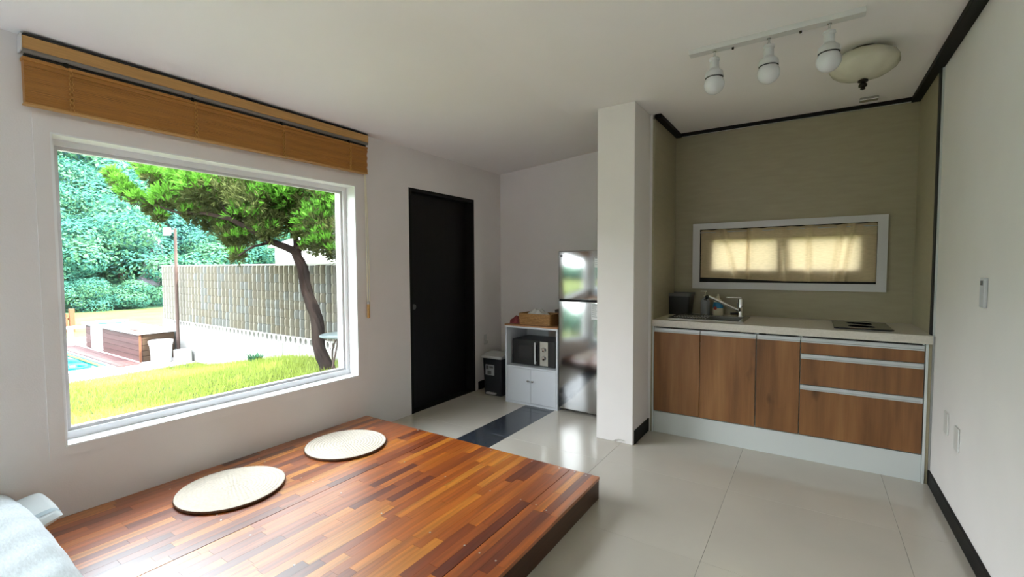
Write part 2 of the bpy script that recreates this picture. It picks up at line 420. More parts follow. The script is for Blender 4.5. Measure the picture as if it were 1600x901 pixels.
# window_1 (large picture window)
def window(name, y0, y1, z0, z1, xo=-3.165, lab=None):
    bm = panel_holes(nb(), 'X', xo-0.06, xo, y0, y1, z0, z1, [(y0+0.035, y1-0.035, z0+0.045, z1-0.038)])
    f = struct(name, bm, whitev)
    bm = panel_holes(nb(), 'X', xo-0.052, xo-0.018, y0+0.035, y1-0.035, z0+0.045, z1-0.038, [(y0+0.052, y1-0.052, z0+0.062, z1-0.055)])
    obj('glazing_bead', bm, greyframe, f)
    obj('pane', bx(nb(), xo-0.04, xo-0.034, y0+0.04, y1-0.04, z0+0.05, z1-0.043), glassm, f)
    bm = nb(); bx(bm, xo-0.002, W+0.006, y0+0.001, y1-0.001, z0, z0+0.008); obj('reveal_board', bm, whitev, f)
    bm = nb(); bx(bm, xo-0.002, W+0.006, y0+0.001, y1-0.001, z1-0.008, z1); obj('reveal_board', bm, whitev, f)
    for a, b in ((y0, y0+0.008), (y1-0.008, y1)):
        bm = nb(); bx(bm, xo-0.002, W+0.006, a, b, z0+0.008, z1-0.008); obj('reveal_board', bm, whitev, f)
    return f
window('window_1', *WIN)
window('window_3', *WIN3)
# door_1 (black)
y0, y1, z0, z1 = DOOR
d = struct('door_1', bx(nb(), -3.20, -3.155, y0+0.03, y1-0.03, 0.008, z1-0.03, 0.002), blackdoor)
bm = nb(); bx(bm, -3.25, W+0.004, y0, y0+0.03, 0, z1); bx(bm, -3.25, W+0.004, y1-0.03, y1, 0, z1); bx(bm, -3.25, W+0.004, y0+0.03, y1-0.03, z1-0.03, z1)
obj('door_frame', bm, black, d)
bm = nb(); lathe(bm, [(0.024, 0), (0.024, 0.006), (0.01, 0.008), (0.01, 0.04), (0.024, 0.045), (0.026, 0.06), (0.018, 0.068), (0.0, 0.069)], (-3.155, y0+0.085, 0.985), 'X', 20)
obj('door_handle', bm, graybody, d, True)
obj('threshold', bx(nb(), -3.25, W, y0+0.03, y1-0.03, 0.0, 0.006), black, d)

# window_2 (kitchen)
FX = (-0.912, 0.466, 1.151, 1.732)
bm = panel_holes(nb(), 'Y', FAR-0.036, FAR-0.014, *FX, [(FX[0]+0.058, FX[1]-0.06, FX[2]+0.058, FX[3]-0.052)])
bmesh.ops.bevel(bm, geom=[e for e in bm.edges if e.is_manifold and len(e.link_faces) == 2 and e.calc_face_angle(0) > 1], offset=0.002, segments=1, affect='EDGES')
kwf = struct('window_2', bm, greyframe)
bm = panel_holes(nb(), 'Y', FAR+0.035, FAR+0.07, *KW, [(-0.745, -0.255, 1.325, 1.575), (-0.175, 0.30, 1.325, 1.575)])
obj('sash', bm, darkgap, kwf)
bm = panel_holes(nb(), 'Y', FAR-0.014, FAR+0.07, KW[0], KW[1], KW[2], KW[3], [(KW[0]+0.006, KW[1]-0.006, KW[2]+0.006, KW[3]-0.006)])
obj('window_lining', bm, darkgap, kwf)
obj('pane', bx(nb(), -0.75, -0.25, FAR+0.05, FAR+0.055, 1.32, 1.58), glassm, kwf)
obj('pane', bx(nb(), -0.19, 0.305, FAR+0.05, FAR+0.055, 1.32, 1.58), glassm, kwf)
obj('glazing_bar', bx(nb(), -0.455, -0.445, FAR+0.045, FAR+0.06, 1.325, 1.575), darkgap, kwf)

# ================================================================== PLATFORM
PZ = 0.13; PX = -1.012; PY = 2.455; PN = -1.3
pl = thing('platform', 'low platform of red brown butcher block wood under the big window', 'platform', ((W+PX)/2, (PY+PN)/2, 0.0))
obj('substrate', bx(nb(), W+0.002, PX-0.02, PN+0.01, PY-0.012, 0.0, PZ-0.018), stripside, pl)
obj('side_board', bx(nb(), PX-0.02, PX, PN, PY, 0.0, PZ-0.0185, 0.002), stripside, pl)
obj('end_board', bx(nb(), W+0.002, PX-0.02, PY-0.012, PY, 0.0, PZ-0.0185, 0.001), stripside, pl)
unit = None
def strip(x0, x1, y0, y1):
    global unit
    dz = random.uniform(0, 0.0004)
    c = Vector(((x0+x1)/2, (y0+y1)/2, PZ-0.018))
    if unit is None:
        b = nb(); bx(b, -0.5, 0.5, -0.5, 0.5, 0, 1); 
        me = bpy.data.meshes.new('strip'); b.to_mesh(me); b.free(); me.materials.append(stripm); unit = me
    o = bpy.data.objects.new('strip', unit); COL.objects.link(o); o.parent = pl; o.location = c - ORG[pl.name]
    o.scale = (x1-x0-0.0006, y1-y0-0.0008, 0.018+dz)
rows = [(W+0.002, -2.215, 17), (-2.211, -1.196, 20), (-1.192, PX+0.003, 4)]
for a, b, n in rows:
    w = (b-a)/n
    for i in range(n):
        y = PY; y -= random.uniform(0.12, 0.55)
        strip(a+i*w, a+(i+1)*w, y, PY)
        while y > 0.45:
            L = random.choice([0.22, 0.3, 0.36, 0.45, 0.55, 0.7]) * random.uniform(0.9, 1.15)
            strip(a+i*w, a+(i+1)*w, y-L, y); y -= L
        strip(a+i*w, a+(i+1)*w, PN, y)
sc = nb(); lathe(sc, [(0.0045, 0), (0.0045, 0.0012), (0.0, 0.0014)], (0, 0, 0), seg=8); me = bpy.data.meshes.new('screw'); sc.to_mesh(me); sc.free(); me.materials.append(screwm)
for yy in (2.43, 1.975, 1.505, 1.04):
    for xx in (-2.95, -2.86, -2.45, -2.37, -2.12, -1.76, -1.44, -1.255, -1.168, -1.08):
        o = bpy.data.objects.new('screw', me); COL.objects.link(o); o.parent = pl
        o.location = Vector((xx+random.uniform(-.01, .01), yy+random.uniform(-.012, .012), PZ+0.0005)) - ORG[pl.name]

# woven round mats
def floor_mat(cx, cy, R_, label, seed):
    rnd = random.Random(seed)
    t = thing('woven_mat', label, 'mat', (cx, cy, PZ+0.0006), 'round woven mats on the platform')
    bm = nb(); nr, ns = 78, 220; rings = []
    z0_ = PZ+0.0006
    tw = R_/13
    for i in range(nr+1):
        r = max(0.002, R_*i/nr); ring = []
        for k in range(ns):
            a = 2*math.pi*k/ns; ph = r/tw
            nn = max(6, int(ph)*6+6)
            h = 0.0165 + 0.0048*abs(math.sin(math.pi*ph))*(0.6+0.4*math.sin(a*nn*1.0+ph*2))
            rr = r*(1+0.006*math.sin(3*a+seed))
            ring.append(bm.verts.new((cx+rr*math.cos(a), cy+rr*math.sin(a), z0_+h)))
        rings.append(ring)
    for a, b in zip(rings, rings[1:]):
        for k in range(ns): bm.faces.new((a[k], a[(k+1) % ns], b[(k+1) % ns], b[k]))
    bm.faces.new(rings[0])
    obj('woven_top', bm, rush, t, True)
    bm = nb(); lathe(bm, [(R_*0.985, 0.0), (R_*1.008, 0.004), (R_*1.014, 0.010), (R_*1.008, 0.0160), (R_*0.985, 0.0162)], (cx, cy, z0_), seg=120)
    obj('braided_edge', bm, rushshade, t, True)
floor_mat(-2.655, 1.215, 0.262, 'round woven rush mat nearer the bed', 3)
floor_mat(-2.655, 1.955, 0.262, 'round woven rush mat nearer the black door', 5)

# bed end with fleece blanket and pillow
def topz(x, y):
    base = 0.335 + 0.075*math.exp(-((x+2.52)/0.33)**2) - 0.04*max(0, min(1, (x+2.3)/0.9))
    e = max(0.0, min(1.0, (0.49-y)/0.10)); f = math.sqrt(max(0, 1-(1-e)**2))
    e2 = max(0.0, min(1.0, (-1.15-x)/0.12)); f *= math.sqrt(max(0, 1-(1-e2)**2))
    return PZ+0.004 + (base-PZ)*f
bm = nb(); nx, ny = 90, 70; g = []
for i in range(nx+1):
    row = []
    for j in range(ny+1):
        x = -3.05 + (3.05-1.15)*i/nx; y = -1.28 + (0.49+1.28)*(1-(1-j/ny)**1.8)
        wv = 0.008*math.sin(9*x+4*y) + 0.006*math.sin(17*y-6*x) + 0.003*math.sin(41*x+13*y)
        z = topz(x, y); z += wv*min(1, (z-PZ)/0.1)
        row.append(bm.verts.new((x, y, z)))
    g.append(row)
for i in range(nx):
    for j in range(ny): bm.faces.new((g[i][j], g[i+1][j], g[i+1][j+1], g[i][j+1]))
daybed = thing('floor_bed', 'low floor bed under a pale blue white fleece blanket at the left corner', 'bed', (-2.1, -0.4, PZ+0.001))
obj('fleece_blanket', bm, blanketm, daybed, True)
bm = nb(); bx(bm, -3.03, -1.30, -1.26, 0.36, PZ+0.001, 0.30, 0.05, 4)
obj('mattress', bm, pillowm, daybed, True)
pw = thing('pillow', 'white pillow with a grey stripe poking out behind the blanket', 'pillow', (-2.86, 0.50, PZ+0.002))
def cushion(bm, c, a, b, h, ax, tilt, lo=-1.0, hi=1.0, off=0.0):
    R3 = Matrix.Rotation(ax, 3, 'Z') @ Matrix.Rotation(tilt, 3, 'Y'); n_ = 22; gg = {}
    for s in (1, -1):
        for i in range(n_+1):
            for j in range(n_+1):
                u = lo+(hi-lo)*i/n_; v = -1+2*j/n_
                th = h*(max(0, (1-u**4)*(1-v**4)))**0.42 + off
                p = R3 @ Vector((a*u*(1-0.05*v*v), b*v*(1-0.05*u*u), s*th)); gg[s, i, j] = bm.verts.new(Vector(c)+p)
        for i in range(n_):
            for j in range(n_): bm.faces.new((gg[s, i, j], gg[s, i+1, j], gg[s, i+1, j+1], gg[s, i, j+1]))
bm = nb(); cushion(bm, (-2.79, 0.42, 0.29), 0.18, 0.12, 0.030, 0.0, 0.0, -1.0, 1.0); bmesh.ops.rotate(bm, verts=bm.verts, cent=(-2.79, 0.42, 0.29), matrix=Matrix.Rotation(math.radians(14), 3, 'X')); obj('pillow_cover', bm, pillowm, pw, True)
bm = nb(); cushion(bm, (-2.79, 0.42, 0.29), 0.18, 0.12, 0.030, 0.0, 0.0, 0.62, 0.80, 0.0015); bmesh.ops.rotate(bm, verts=bm.verts, cent=(-2.79, 0.42, 0.29), matrix=Matrix.Rotation(math.radians(14), 3, 'X')); obj('stripe', bm, pstripe, pw, True)

# ================================================================== BLIND
bl = thing('bamboo_blind', 'bamboo roman blind pulled up to the top of the big window', 'blind', (W, 1.52, 2.10))
B0, B1 = 0.553, 2.478
obj('head_rail', bx(nb(), W+0.001, W+0.052, B0, B1, 2.345, 2.412, 0.006), bamboopale, bl, True)
bm = nb(); bx(bm, W+0.052, W+0.060, B0, B1, 2.352, 2.408, 0.002); obj('valance_face', bm, bamboopale, bl)
bm = nb(); bx(bm, W+0.001, W+0.062, B0+0.004, B1-0.004, 2.410, 2.418, 0.002); obj('top_lip', bm, darkgap, bl)
bm = nb(); tube(bm, [(W+0.045, B0, 2.346), (W+0.045, B1, 2.346)], 0.013, 12); obj('lower_moulding', bm, mat('moulding_shaded_grey', (0.22, 0.20, 0.18), 0.5), bl, True)  # grey of the moulding darkened to carry the shadow band under the rail
bm = nb(); bx(bm, W+0.010, W+0.040, B0+0.01, B1-0.01, 2.318, 2.336); obj('gap_shade_strip', bm, darkgap, bl)  # dark strip standing in for the shade between head rail and slats
obj('end_cap', bx(nb(), W+0.001, W+0.063, B0-0.006, B0, 2.338, 2.414, 0.002), greyframe, bl)
bm = nb()
ns_ = 26
for i in range(ns_):
    z = 2.112 + i*(2.300-2.112)/ns_; off = 0.003*math.sin(i*0.9) + (0.004 if i > ns_-4 else 0)
    bx(bm, W+0.004, W+0.046+off, B0+0.004, B1-0.004, z, z+0.0066)
o = obj('bamboo_slats', bm, bamboo, bl); o['kind'] = 'stuff'
bm = nb(); bx(bm, W+0.004, W+0.053, B0, B1, 2.300, 2.318, 0.004); obj('folded_hem', bm, bamboo, bl, True)
bm = nb(); bx(bm, W+0.004, W+0.050, B0, B1, 2.104, 2.112, 0.002); obj('bottom_bar', bm, bamboopale, bl)
for yy in (0.70, 1.235, 1.765, 2.30):
    bm = nb(); lathe(bm, [(0.009, 0), (0.011, 0.004), (0.010, 0.02), (0.004, 0.024)], (W+0.046, yy, 2.312), 'Z', 12); obj('cord_lock', bm, black, bl, True)
    bm = nb()
    for k in range(16):
        z = 2.110+k*0.0125; s = (k % 2)*0.004
        bx(bm, W+0.045, W+0.054, yy+0.006+s, yy+0.009+s, z, z+0.011)
        bx(bm, W+0.045, W+0.0535, yy+0.020-s, yy+0.023-s, z, z+0.011)
    o = obj('ladder_tape', bm, bamboocord, bl)
bm = nb()
for dy, zz in ((0.0, 1.045), (0.020, 1.03)):
    tube(bm, [(W+0.030, 2.455+dy*0.3, 2.345), (W+0.028, 2.462+dy*0.6, 1.9), (W+0.026, 2.468+dy, 1.4), (W+0.026, 2.470+dy, zz)], 0.0038, 6)
obj('pull_cord', bm, creamcord, bl, True)
bm = nb(); lathe(bm, [(0.004, 0.13), (0.011, 0.118), (0.012, 0.0), (0.008, -0.006), (0, -0.006)], (W+0.026, 2.475, 0.945), seg=14); obj('wooden_tassel', bm, bamboopale, bl, True)
bm = nb(); lathe(bm, [(0.006, 0.0), (0.0135, 0.002), (0.0135, 0.02), (0.006, 0.024)], (W+0.026, 2.475, 1.052), seg=14); obj('cord_bead', bm, greypl, bl, True)

# ================================================================== KITCHEN
CY = 3.73
def cab_body(bm, x0, x1):
    bx(bm, x0, x0+0.012, CY+0.004, FAR-0.02, 0.175, 0.866); bx(bm, x1-0.012, x1, CY+0.004, FAR-0.02, 0.175, 0.866)
    bx(bm, x0+0.012, x1-0.012, CY+0.02, FAR-0.02, 0.175, 0.19); bx(bm, x0+0.012, x1-0.012, FAR-0.03, FAR-0.02, 0.19, 0.866)
    return bm
def cab_front(name, parent, x0, x1, z0, z1, rail=True):
    top = z1-0.034 if rail else z1
    d_ = obj(name, bx(nb(), x0, x1, CY-0.018, CY, z0, top, 0.0012, 1), oak, parent)
    if rail:
        b = nb(); prism(b, [(CY-0.020, top+0.001), (CY-0.020, top+0.007), (CY-0.012, top+0.012), (CY-0.012, z1-0.004), (CY-0.017, z1), (CY, z1), (CY, top+0.001)], x0, x1, 'X')
        obj('handle_rail', b, aluminium, d_)
    return d_
c1 = thing('base_cabinet', 'wood-fronted double door sink cabinet beside the column', 'cabinet', (-0.70, 4.05, 0.0), 'kitchen base cabinets')
obj('carcass', cab_body(nb(), -1.062, -0.327), plinthm, c1)
cab_front('door', c1, -1.060, -0.712, 0.182, 0.858); cab_front('door', c1, -0.708, -0.330, 0.182, 0.858)
c2 = thing('base_cabinet', 'narrow single door wood cabinet between sink unit and drawers', 'cabinet', (-0.19, 4.05, 0.0), 'kitchen base cabinets')
obj('carcass', cab_body(nb(), -0.326, -0.057), plinthm, c2)
cab_front('door', c2, -0.323, -0.059, 0.182, 0.858)
c3 = thing('drawer_cabinet', 'wood-fronted cabinet of three drawers under the black hob', 'cabinet', (0.27, 4.05, 0.0), 'kitchen base cabinets')
obj('carcass', cab_body(nb(), -0.056, 0.592), plinthm, c3)
for za, zb in ((0.182, 0.531), (0.535, 0.745), (0.749, 0.858)): cab_front('drawer', c3, -0.053, 0.588, za, zb)
obj('end_panel', bx(nb(), 0.593, 0.606, CY-0.02, FAR-0.03, 0.0, 0.868, 0.001), plinthm, c3)
obj('end_panel', bx(nb(), -1.074, -1.063, CY-0.02, FAR-0.03, 0.0, 0.868, 0.001), plinthm, c1)
tag(obj('plinth', bx(nb(), -1.062, 0.592, CY-0.002, CY+0.016, 0.0, 0.172, 0.001), plinthm), 'long white kickboard under the wood kitchen cabinets', 'kickboard')
tag(obj('filler_strip', bx(nb(), 0.607, 0.622, CY-0.012, CY+0.004, 0.0, 0.868, 0.001), kpan), 'narrow beige filler strip between drawer cabinet and right wall', 'filler')
SK = (-0.975, -0.445, 3.865, 4.225)
bm = panel_holes(nb(), 'Z', 0.893, 0.922, -1.073, RX-0.013, CY-0.028, FAR-0.015, [SK])
bx(bm, -1.073, RX-0.013, CY-0.028, CY-0.010, 0.870, 0.8929)
wt = tag(obj('worktop', bm, worktopm), 'cream stone kitchen worktop with a straight front edge', 'worktop')
# sink
sk = thing('kitchen_sink', 'stainless steel sink set into the worktop beside the black bin', 'sink', (-0.71, 4.05, 0.745))
bm = panel_holes(nb(), 'Z', 0.9225, 0.927, SK[0]-0.025, SK[1]+0.02, SK[2]-0.02, SK[3]+0.05, [(SK[0]+0.02, SK[1]-0.02, SK[2]+0.02, SK[3]-0.02)])
obj('sink_rim', bm, steel2, sk)
bm = panel_holes(nb(), 'Z', 0.76, 0.9225, SK[0]+0.005, SK[1]-0.005, SK[2]+0.005, SK[3]-0.005, [(SK[0]+0.02, SK[1]-0.02, SK[2]+0.02, SK[3]-0.02)])
bx(bm, SK[0]+0.005, SK[1]-0.005, SK[2]+0.005, SK[3]-0.005, 0.745, 0.76); obj('bowl', bm, steel2, sk)
bm = nb(); lathe(bm, [(0.045, 0), (0.045, 0.004), (0.03, 0.006), (0, 0.004)], (-0.71, 4.05, 0.76), seg=20); obj('drain', bm, chrome, sk, True)
bm = nb(); bx(bm, -0.95, -0.70, 4.03, 4.05, 0.928, 0.934, 0.002); bx(bm, -0.95, -0.70, 3.94, 3.96, 0.928, 0.934, 0.002)
for k in range(12): bx(bm, -0.945+k*0.022, -0.941+k*0.022, 3.88, 4.20, 0.934, 0.938)
tag(obj('drying_rack', bm, steel2), 'wire drying rack laid across the left half of the sink', 'rack')
fa = thing('faucet', 'chrome single lever kitchen faucet with a raised pull-out spout', 'faucet', (-0.497, 4.245, 0.927))
bm = nb(); lathe(bm, [(0.030, 0), (0.030, 0.008), (0.024, 0.016), (0.022, 0.05), (0.023, 0.055), (0.023, 0.135), (0.020, 0.15), (0.0, 0.152)], (-0.497, 4.245, 0.927), seg=24); obj('faucet_body', bm, chrome, fa, True)
bm = nb(); tube(bm, [(-0.50, 4.24, 0.975), (-0.56, 4.22, 1.005), (-0.66, 4.19, 1.058), (-0.735, 4.165, 1.095)], [0.014, 0.013, 0.013, 0.014], 12); obj('spout', bm, chrome, fa, True)
bm = nb(); tube(bm, [(-0.735, 4.165, 1.100), (-0.748, 4.16, 1.085), (-0.757, 4.158, 1.062)], [0.015, 0.018, 0.016], 12); obj('spray_head', bm, blackpl, fa, True)
bm = nb(); bx(bm, -0.605, -0.488, 4.236, 4.252, 1.082, 1.090, 0.003); obj('lever', bm, chrome, fa, True)
bm = nb(); tube(bm, [(-0.515, 4.235, 0.955), (-0.57, 4.22, 0.952)], [0.012, 0.010], 10); obj('side_joint', bm, blackpl, fa, True)
# black bin on the worktop
bn = thing('waste_bin', 'small black plastic bin on the worktop beside the sink', 'bin', (-1.0, 4.30, 0.922))
def open_box(bm, cx, cy, w0, d0, w1, d1, z0, z1, th):
    def rr(w, d, z, n=6, r=0.02):
        pts = []
        for q, (sx, sy) in enumerate(((1, 1), (-1, 1), (-1, -1), (1, -1))):
            for k in range(n+1):
                a = math.pi/2*q + math.pi/2*k/n
                pts.append(bm.verts.new((cx+sx*(w/2-r)+r*math.cos(a), cy+sy*(d/2-r)+r*math.sin(a), z)))
        return pts
    L_ = [rr(w0, d0, z0), rr(w1, d1, z1), rr(w1-2*th, d1-2*th, z1), rr(w0-2*th, d0-2*th, z0+th)]
    for a, b in zip(L_, L_[1:]):
        n = len(a)
        for i in range(n): bm.faces.new((a[i], a[(i+1) % n], b[(i+1) % n], b[i]))
    bm.faces.new(L_[0]); bm.faces.new(L_[-1])
bm = nb(); open_box(bm, -1.0, 4.30, 0.19, 0.17, 0.215, 0.19, 0.922, 1.10, 0.004); obj('bin_body', bm, blackpl, bn, True)
bm = nb(); open_box(bm, -1.0, 4.30, 0.222, 0.197, 0.230, 0.205, 1.085, 1.115, 0.009); obj('bin_rim', bm, graybody, bn, True)
# bottles
b1 = thing('soap_bottle', 'clear grey pump soap bottle behind the sink, nearer the black bin', 'bottle', (-0.79, 4.335, 0.922))
bm = nb(); lathe(bm, [(0.036, 0), (0.038, 0.004), (0.038, 0.12), (0.030, 0.138), (0.013, 0.148), (0.013, 0.155)], (-0.79, 4.335, 0.922), seg=22); obj('bottle_body', bm, clearpl, b1, True)
bm = nb(); lathe(bm, [(0.014, 0.155), (0.014, 0.17), (0.005, 0.172), (0.005, 0.20), (0.012, 0.203), (0.012, 0.213), (0, 0.214)], (-0.79, 4.335, 0.922), seg=14); bx(bm, -0.83, -0.79, 4.330, 4.340, 1.126, 1.134, 0.002); obj('pump', bm, creampl, b1, True)
b2 = thing('detergent_bottle', 'cream dish detergent bottle with a blue label behind the faucet', 'bottle', (-0.685, 4.34, 0.922))
bm = nb(); lathe(bm, [(0.040, 0), (0.043, 0.005), (0.043, 0.06), (0.036, 0.12), (0.014, 0.145), (0.014, 0.165), (0.008, 0.168), (0.006, 0.185), (0, 0.186)], (-0.685, 4.34, 0.922), seg=22); obj('bottle_body', bm, creampl, b2, True)
bm = nb(); lathe(bm, [(0.0438, 0.064), (0.0415, 0.085), (0.0375, 0.116), (0.0368, 0.1165)], (-0.685, 4.34, 0.922), seg=22); obj('blue_label', bm, bluepl, b2, True)
bm = nb(); lathe(bm, [(0.014, 0), (0.014, 0.0008), (0.008, 0.001)], (-0.700, 4.295, 0.985), 'Y', 14); obj('red_mark', bm, redpl, b2, True)
# hob
hb = thing('induction_hob', 'flat black two-zone induction hob on the worktop', 'hob', (0.29, 4.02, 0.922))
obj('glass_top', bx(nb(), 0.132, 0.452, 3.80, 4.24, 0.926, 0.934, 0.002), glassblack, hb)
obj('base', bx(nb(), 0.142, 0.442, 3.81, 4.23, 0.9222, 0.926), graybody, hb)
for yy in (3.93, 4.12):
    bm = nb(); lathe(bm, [(0.075, 0), (0.075, 0.0006), (0.072, 0.0006), (0.072, 0)], (0.292, yy, 0.934), seg=40); obj('cooking_ring', bm, graybody, hb)

# kitchen curtain
bm = nb(); nx, nz = 150, 34; g = []
rnd = random.Random(4)
folds = [(-0.665, 0.018, 0.012, 0.10), (-0.465, 0.010, 0.014, 0.0), (-0.22, 0.03, 0.014, 0.03), (-0.03, 0.016, 0.013, 0.01), (0.19, 0.02, 0.014, -0.05), (0.27, 0.014, 0.010, -0.06)]
for i in range(nx+1):
    row = []
    for j in range(nz+1):
        u = i/nx; v = j/nz; x = -0.851+1.257*u
        z = 1.243 + v*(1.676-1.243) + (-0.024*u*(1-v)*10*0.1 + 0.006*math.sin(7*u+1) if v < 0.1 else 0) + 0.003*math.sin(60*u)*(v > 0.96)
        y = FAR+0.012 + 0.004*math.sin(24*u+2*v) + 0.003*math.sin(57*u-3*v)
        for fx, fw, fa_, sl in folds: y -= 2.0*fa_*math.exp(-((x-fx-sl*(1-v))/fw)**2)
        if 0.78 < v < 0.82: y += 0.006
        row.append(bm.verts.new((x, y, z)))
    g.append(row)
for i in range(nx):
    for j in range(nz): bm.faces.new((g[i][j], g[i+1][j], g[i+1][j+1], g[i][j+1]))
kc = thing('window_curtain', 'short beige linen curtain hung inside the kitchen window frame', 'curtain', (-0.22, FAR+0.012, 1.22))
obj('cloth', bm, curtainm, kc, True)
bm = nb(); tube(bm, [(KW[0]+0.007, FAR+0.013, 1.655), (KW[1]-0.007, FAR+0.013, 1.655)], 0.004, 8); obj('curtain_rod', bm, greypl, kc, True)

# ================================================================== FRIDGE
FX0, FX1, FY = -1.957, -1.372, 3.76
fr = thing('refrigerator', 'stainless steel two-door refrigerator between microwave stand and column', 'refrigerator', ((FX0+FX1)/2, 4.08, 0.0))
obj('fridge_body', bx(nb(), FX0+0.004, FX1-0.004, FY+0.06, FAR-0.03, 0.02, 1.495, 0.004), graybody, fr)
fd = obj('freezer_door', bx(nb(), FX0, FX1, FY, FY+0.057, 1.053, 1.497, 0.008, 3), steel, fr, True)
rd = obj('fridge_door', bx(nb(), FX0, FX1, FY, FY+0.057, 0.035, 1.040, 0.008, 3), steel, fr, True)
obj('door_gap', bx(nb(), FX0+0.004, FX1-0.004, FY+0.012, FY+0.06, 1.036, 1.057), black, fr)
for xx in (FX0+0.05, FX1-0.05):
    bm = nb(); lathe(bm, [(0.02, 0), (0.02, 0.03)], (xx, FY+0.10, 0.0), seg=12); obj('foot', bm, blackpl, fr)
def sticker(parent, x0, x1, z0, z1, lines, m_=paper):
    s = obj('sticker', bx(nb(), x0, x1, FY-0.0015, FY, z0, z1), m_, parent)
    b = nb()
    for k in range(lines):
        zz = z1-0.012-k*(z1-z0-0.02)/max(1, lines); bx(b, x0+0.005, x1-0.005-0.004*(k % 3), FY-0.002, FY-0.0015, zz-0.003, zz)
    bx(b, x0+0.003, x1-0.003, FY-0.002, FY-0.0015, z1-0.009, z1-0.004)
    obj('printed_lines', b, graybody, s)
sticker(fd, -1.600, -1.545, 1.345, 1.435, 4)
sticker(rd, -1.628, -1.570, 0.885, 1.025, 7)
bm = nb(); lathe(bm, [(0.012, 0), (0.012, -0.002), (0, -0.0022)], (-1.927, FY, 1.452), 'Y', 16); obj('badge', bm, graybody, fd)

# ================================================================== MICROWAVE STAND
SX0, SX1, SY0, SY1 = -2.555, -1.968, 3.765, 4.16
st = thing('microwave_stand', 'white storage stand with open shelf and two doors beside refrigerator', 'cabinet', ((SX0+SX1)/2, 3.96, 0.0))
bm = nb(); bx(bm, SX0, SX0+0.016, SY0, SY1, 0, 0.772, 0.001); bx(bm, SX1-0.016, SX1, SY0, SY1, 0, 0.772, 0.001)
bx(bm, SX0+0.016, SX1-0.016, SY0+0.004, SY1, 0.0, 0.022); bx(bm, SX0+0.016, SX1-0.016, SY0+0.002, SY1, 0.361, 0.377); bx(bm, SX0+0.016, SX1-0.016, SY0, SY1, 0.755, 0.772)
obj('stand_frame', bm, whitelam, st)
bm = panel_holes(nb(), 'Y', SY1-0.006, SY1-0.001, SX0+0.016, SX1-0.016, 0.022, 0.755, [(-2.28, -1.99, 0.62, 0.74)]); obj('back_board', bm, whitelam, st)
obj('wood_top', bx(nb(), SX0-0.006, SX1+0.004, SY0-0.006, SY1+0.004, 0.772, 0.787, 0.002), brownwood, st)
mx_ = (SX0+SX1)/2
for a, b, kx in ((SX0+0.018, mx_-0.0015, mx_-0.022), (mx_+0.0015, SX1-0.018, mx_+0.03)):
    d_ = obj('door', bx(nb(), a, b, SY0+0.001, SY0+0.016, 0.025, 0.359, 0.001, 1), whitelam, st)
    bm = nb(); lathe(bm, [(0.006, 0.002), (0.005, -0.010), (0.011, -0.016), (0.011, -0.022), (0, -0.024)], (kx, SY0+0.001, 0.245), 'Y', 16); obj('knob', bm, chrome, d_, True)
# microwave
mwv = thing('microwave', 'black microwave with silver dial panel inside the white stand', 'microwave', (-2.27, 4.0, 0.377))
MX0, MX1, MY, MZ0, MZ1 = -2.515, -2.03, 3.835, 0.386, 0.632
obj('case', bx(nb(), MX0, MX1, MY+0.018, SY1-0.012, MZ0, MZ1, 0.004), blackpl, mwv)
md = obj('door', bx(nb(), MX0, -2.215, MY, MY+0.017, MZ0, MZ1, 0.003), blackpl, mwv)
obj('viewing_window', bx(nb(), -2.45, -2.275, MY-0.002, MY, 0.44, 0.575, 0.001), mat('dark_screen', (0.035, 0.035, 0.037), 0.2), md)
bm = nb(); bx(bm, -2.252, -2.234, MY-0.022, MY-0.013, 0.405, 0.615, 0.003); bx(bm, -2.250, -2.236, MY-0.014, MY, 0.412, 0.427); bx(bm, -2.250, -2.236, MY-0.014, MY, 0.593, 0.608); obj('door_handle', bm, aluminium, md)
cpn = obj('control_panel', bx(nb(), -2.213, MX1, MY, MY+0.017, MZ0, MZ1, 0.002), blackpl, mwv)
obj('silver_plate', bx(nb(), -2.196, -2.108, MY-0.002, MY, MZ0+0.006, MZ1-0.006, 0.001), mat('champagne_silver', (0.52, 0.50, 0.44), 0.35, metal=0.5), cpn)
for zz in (0.468, 0.552):
    bm = nb(); lathe(bm, [(0.026, -0.002), (0.025, -0.010), (0.018, -0.018), (0.017, -0.024), (0, -0.025)], (-2.150, MY, zz), 'Y', 22); obj('knob', bm, chrome, mwv, True)
for xx in (MX0+0.05, MX1-0.05):
    bm = nb(); lathe(bm, [(0.012, 0), (0.012, 0.010)], (xx, MY+0.05, 0.377), seg=10); obj('foot', bm, blackpl, mwv)
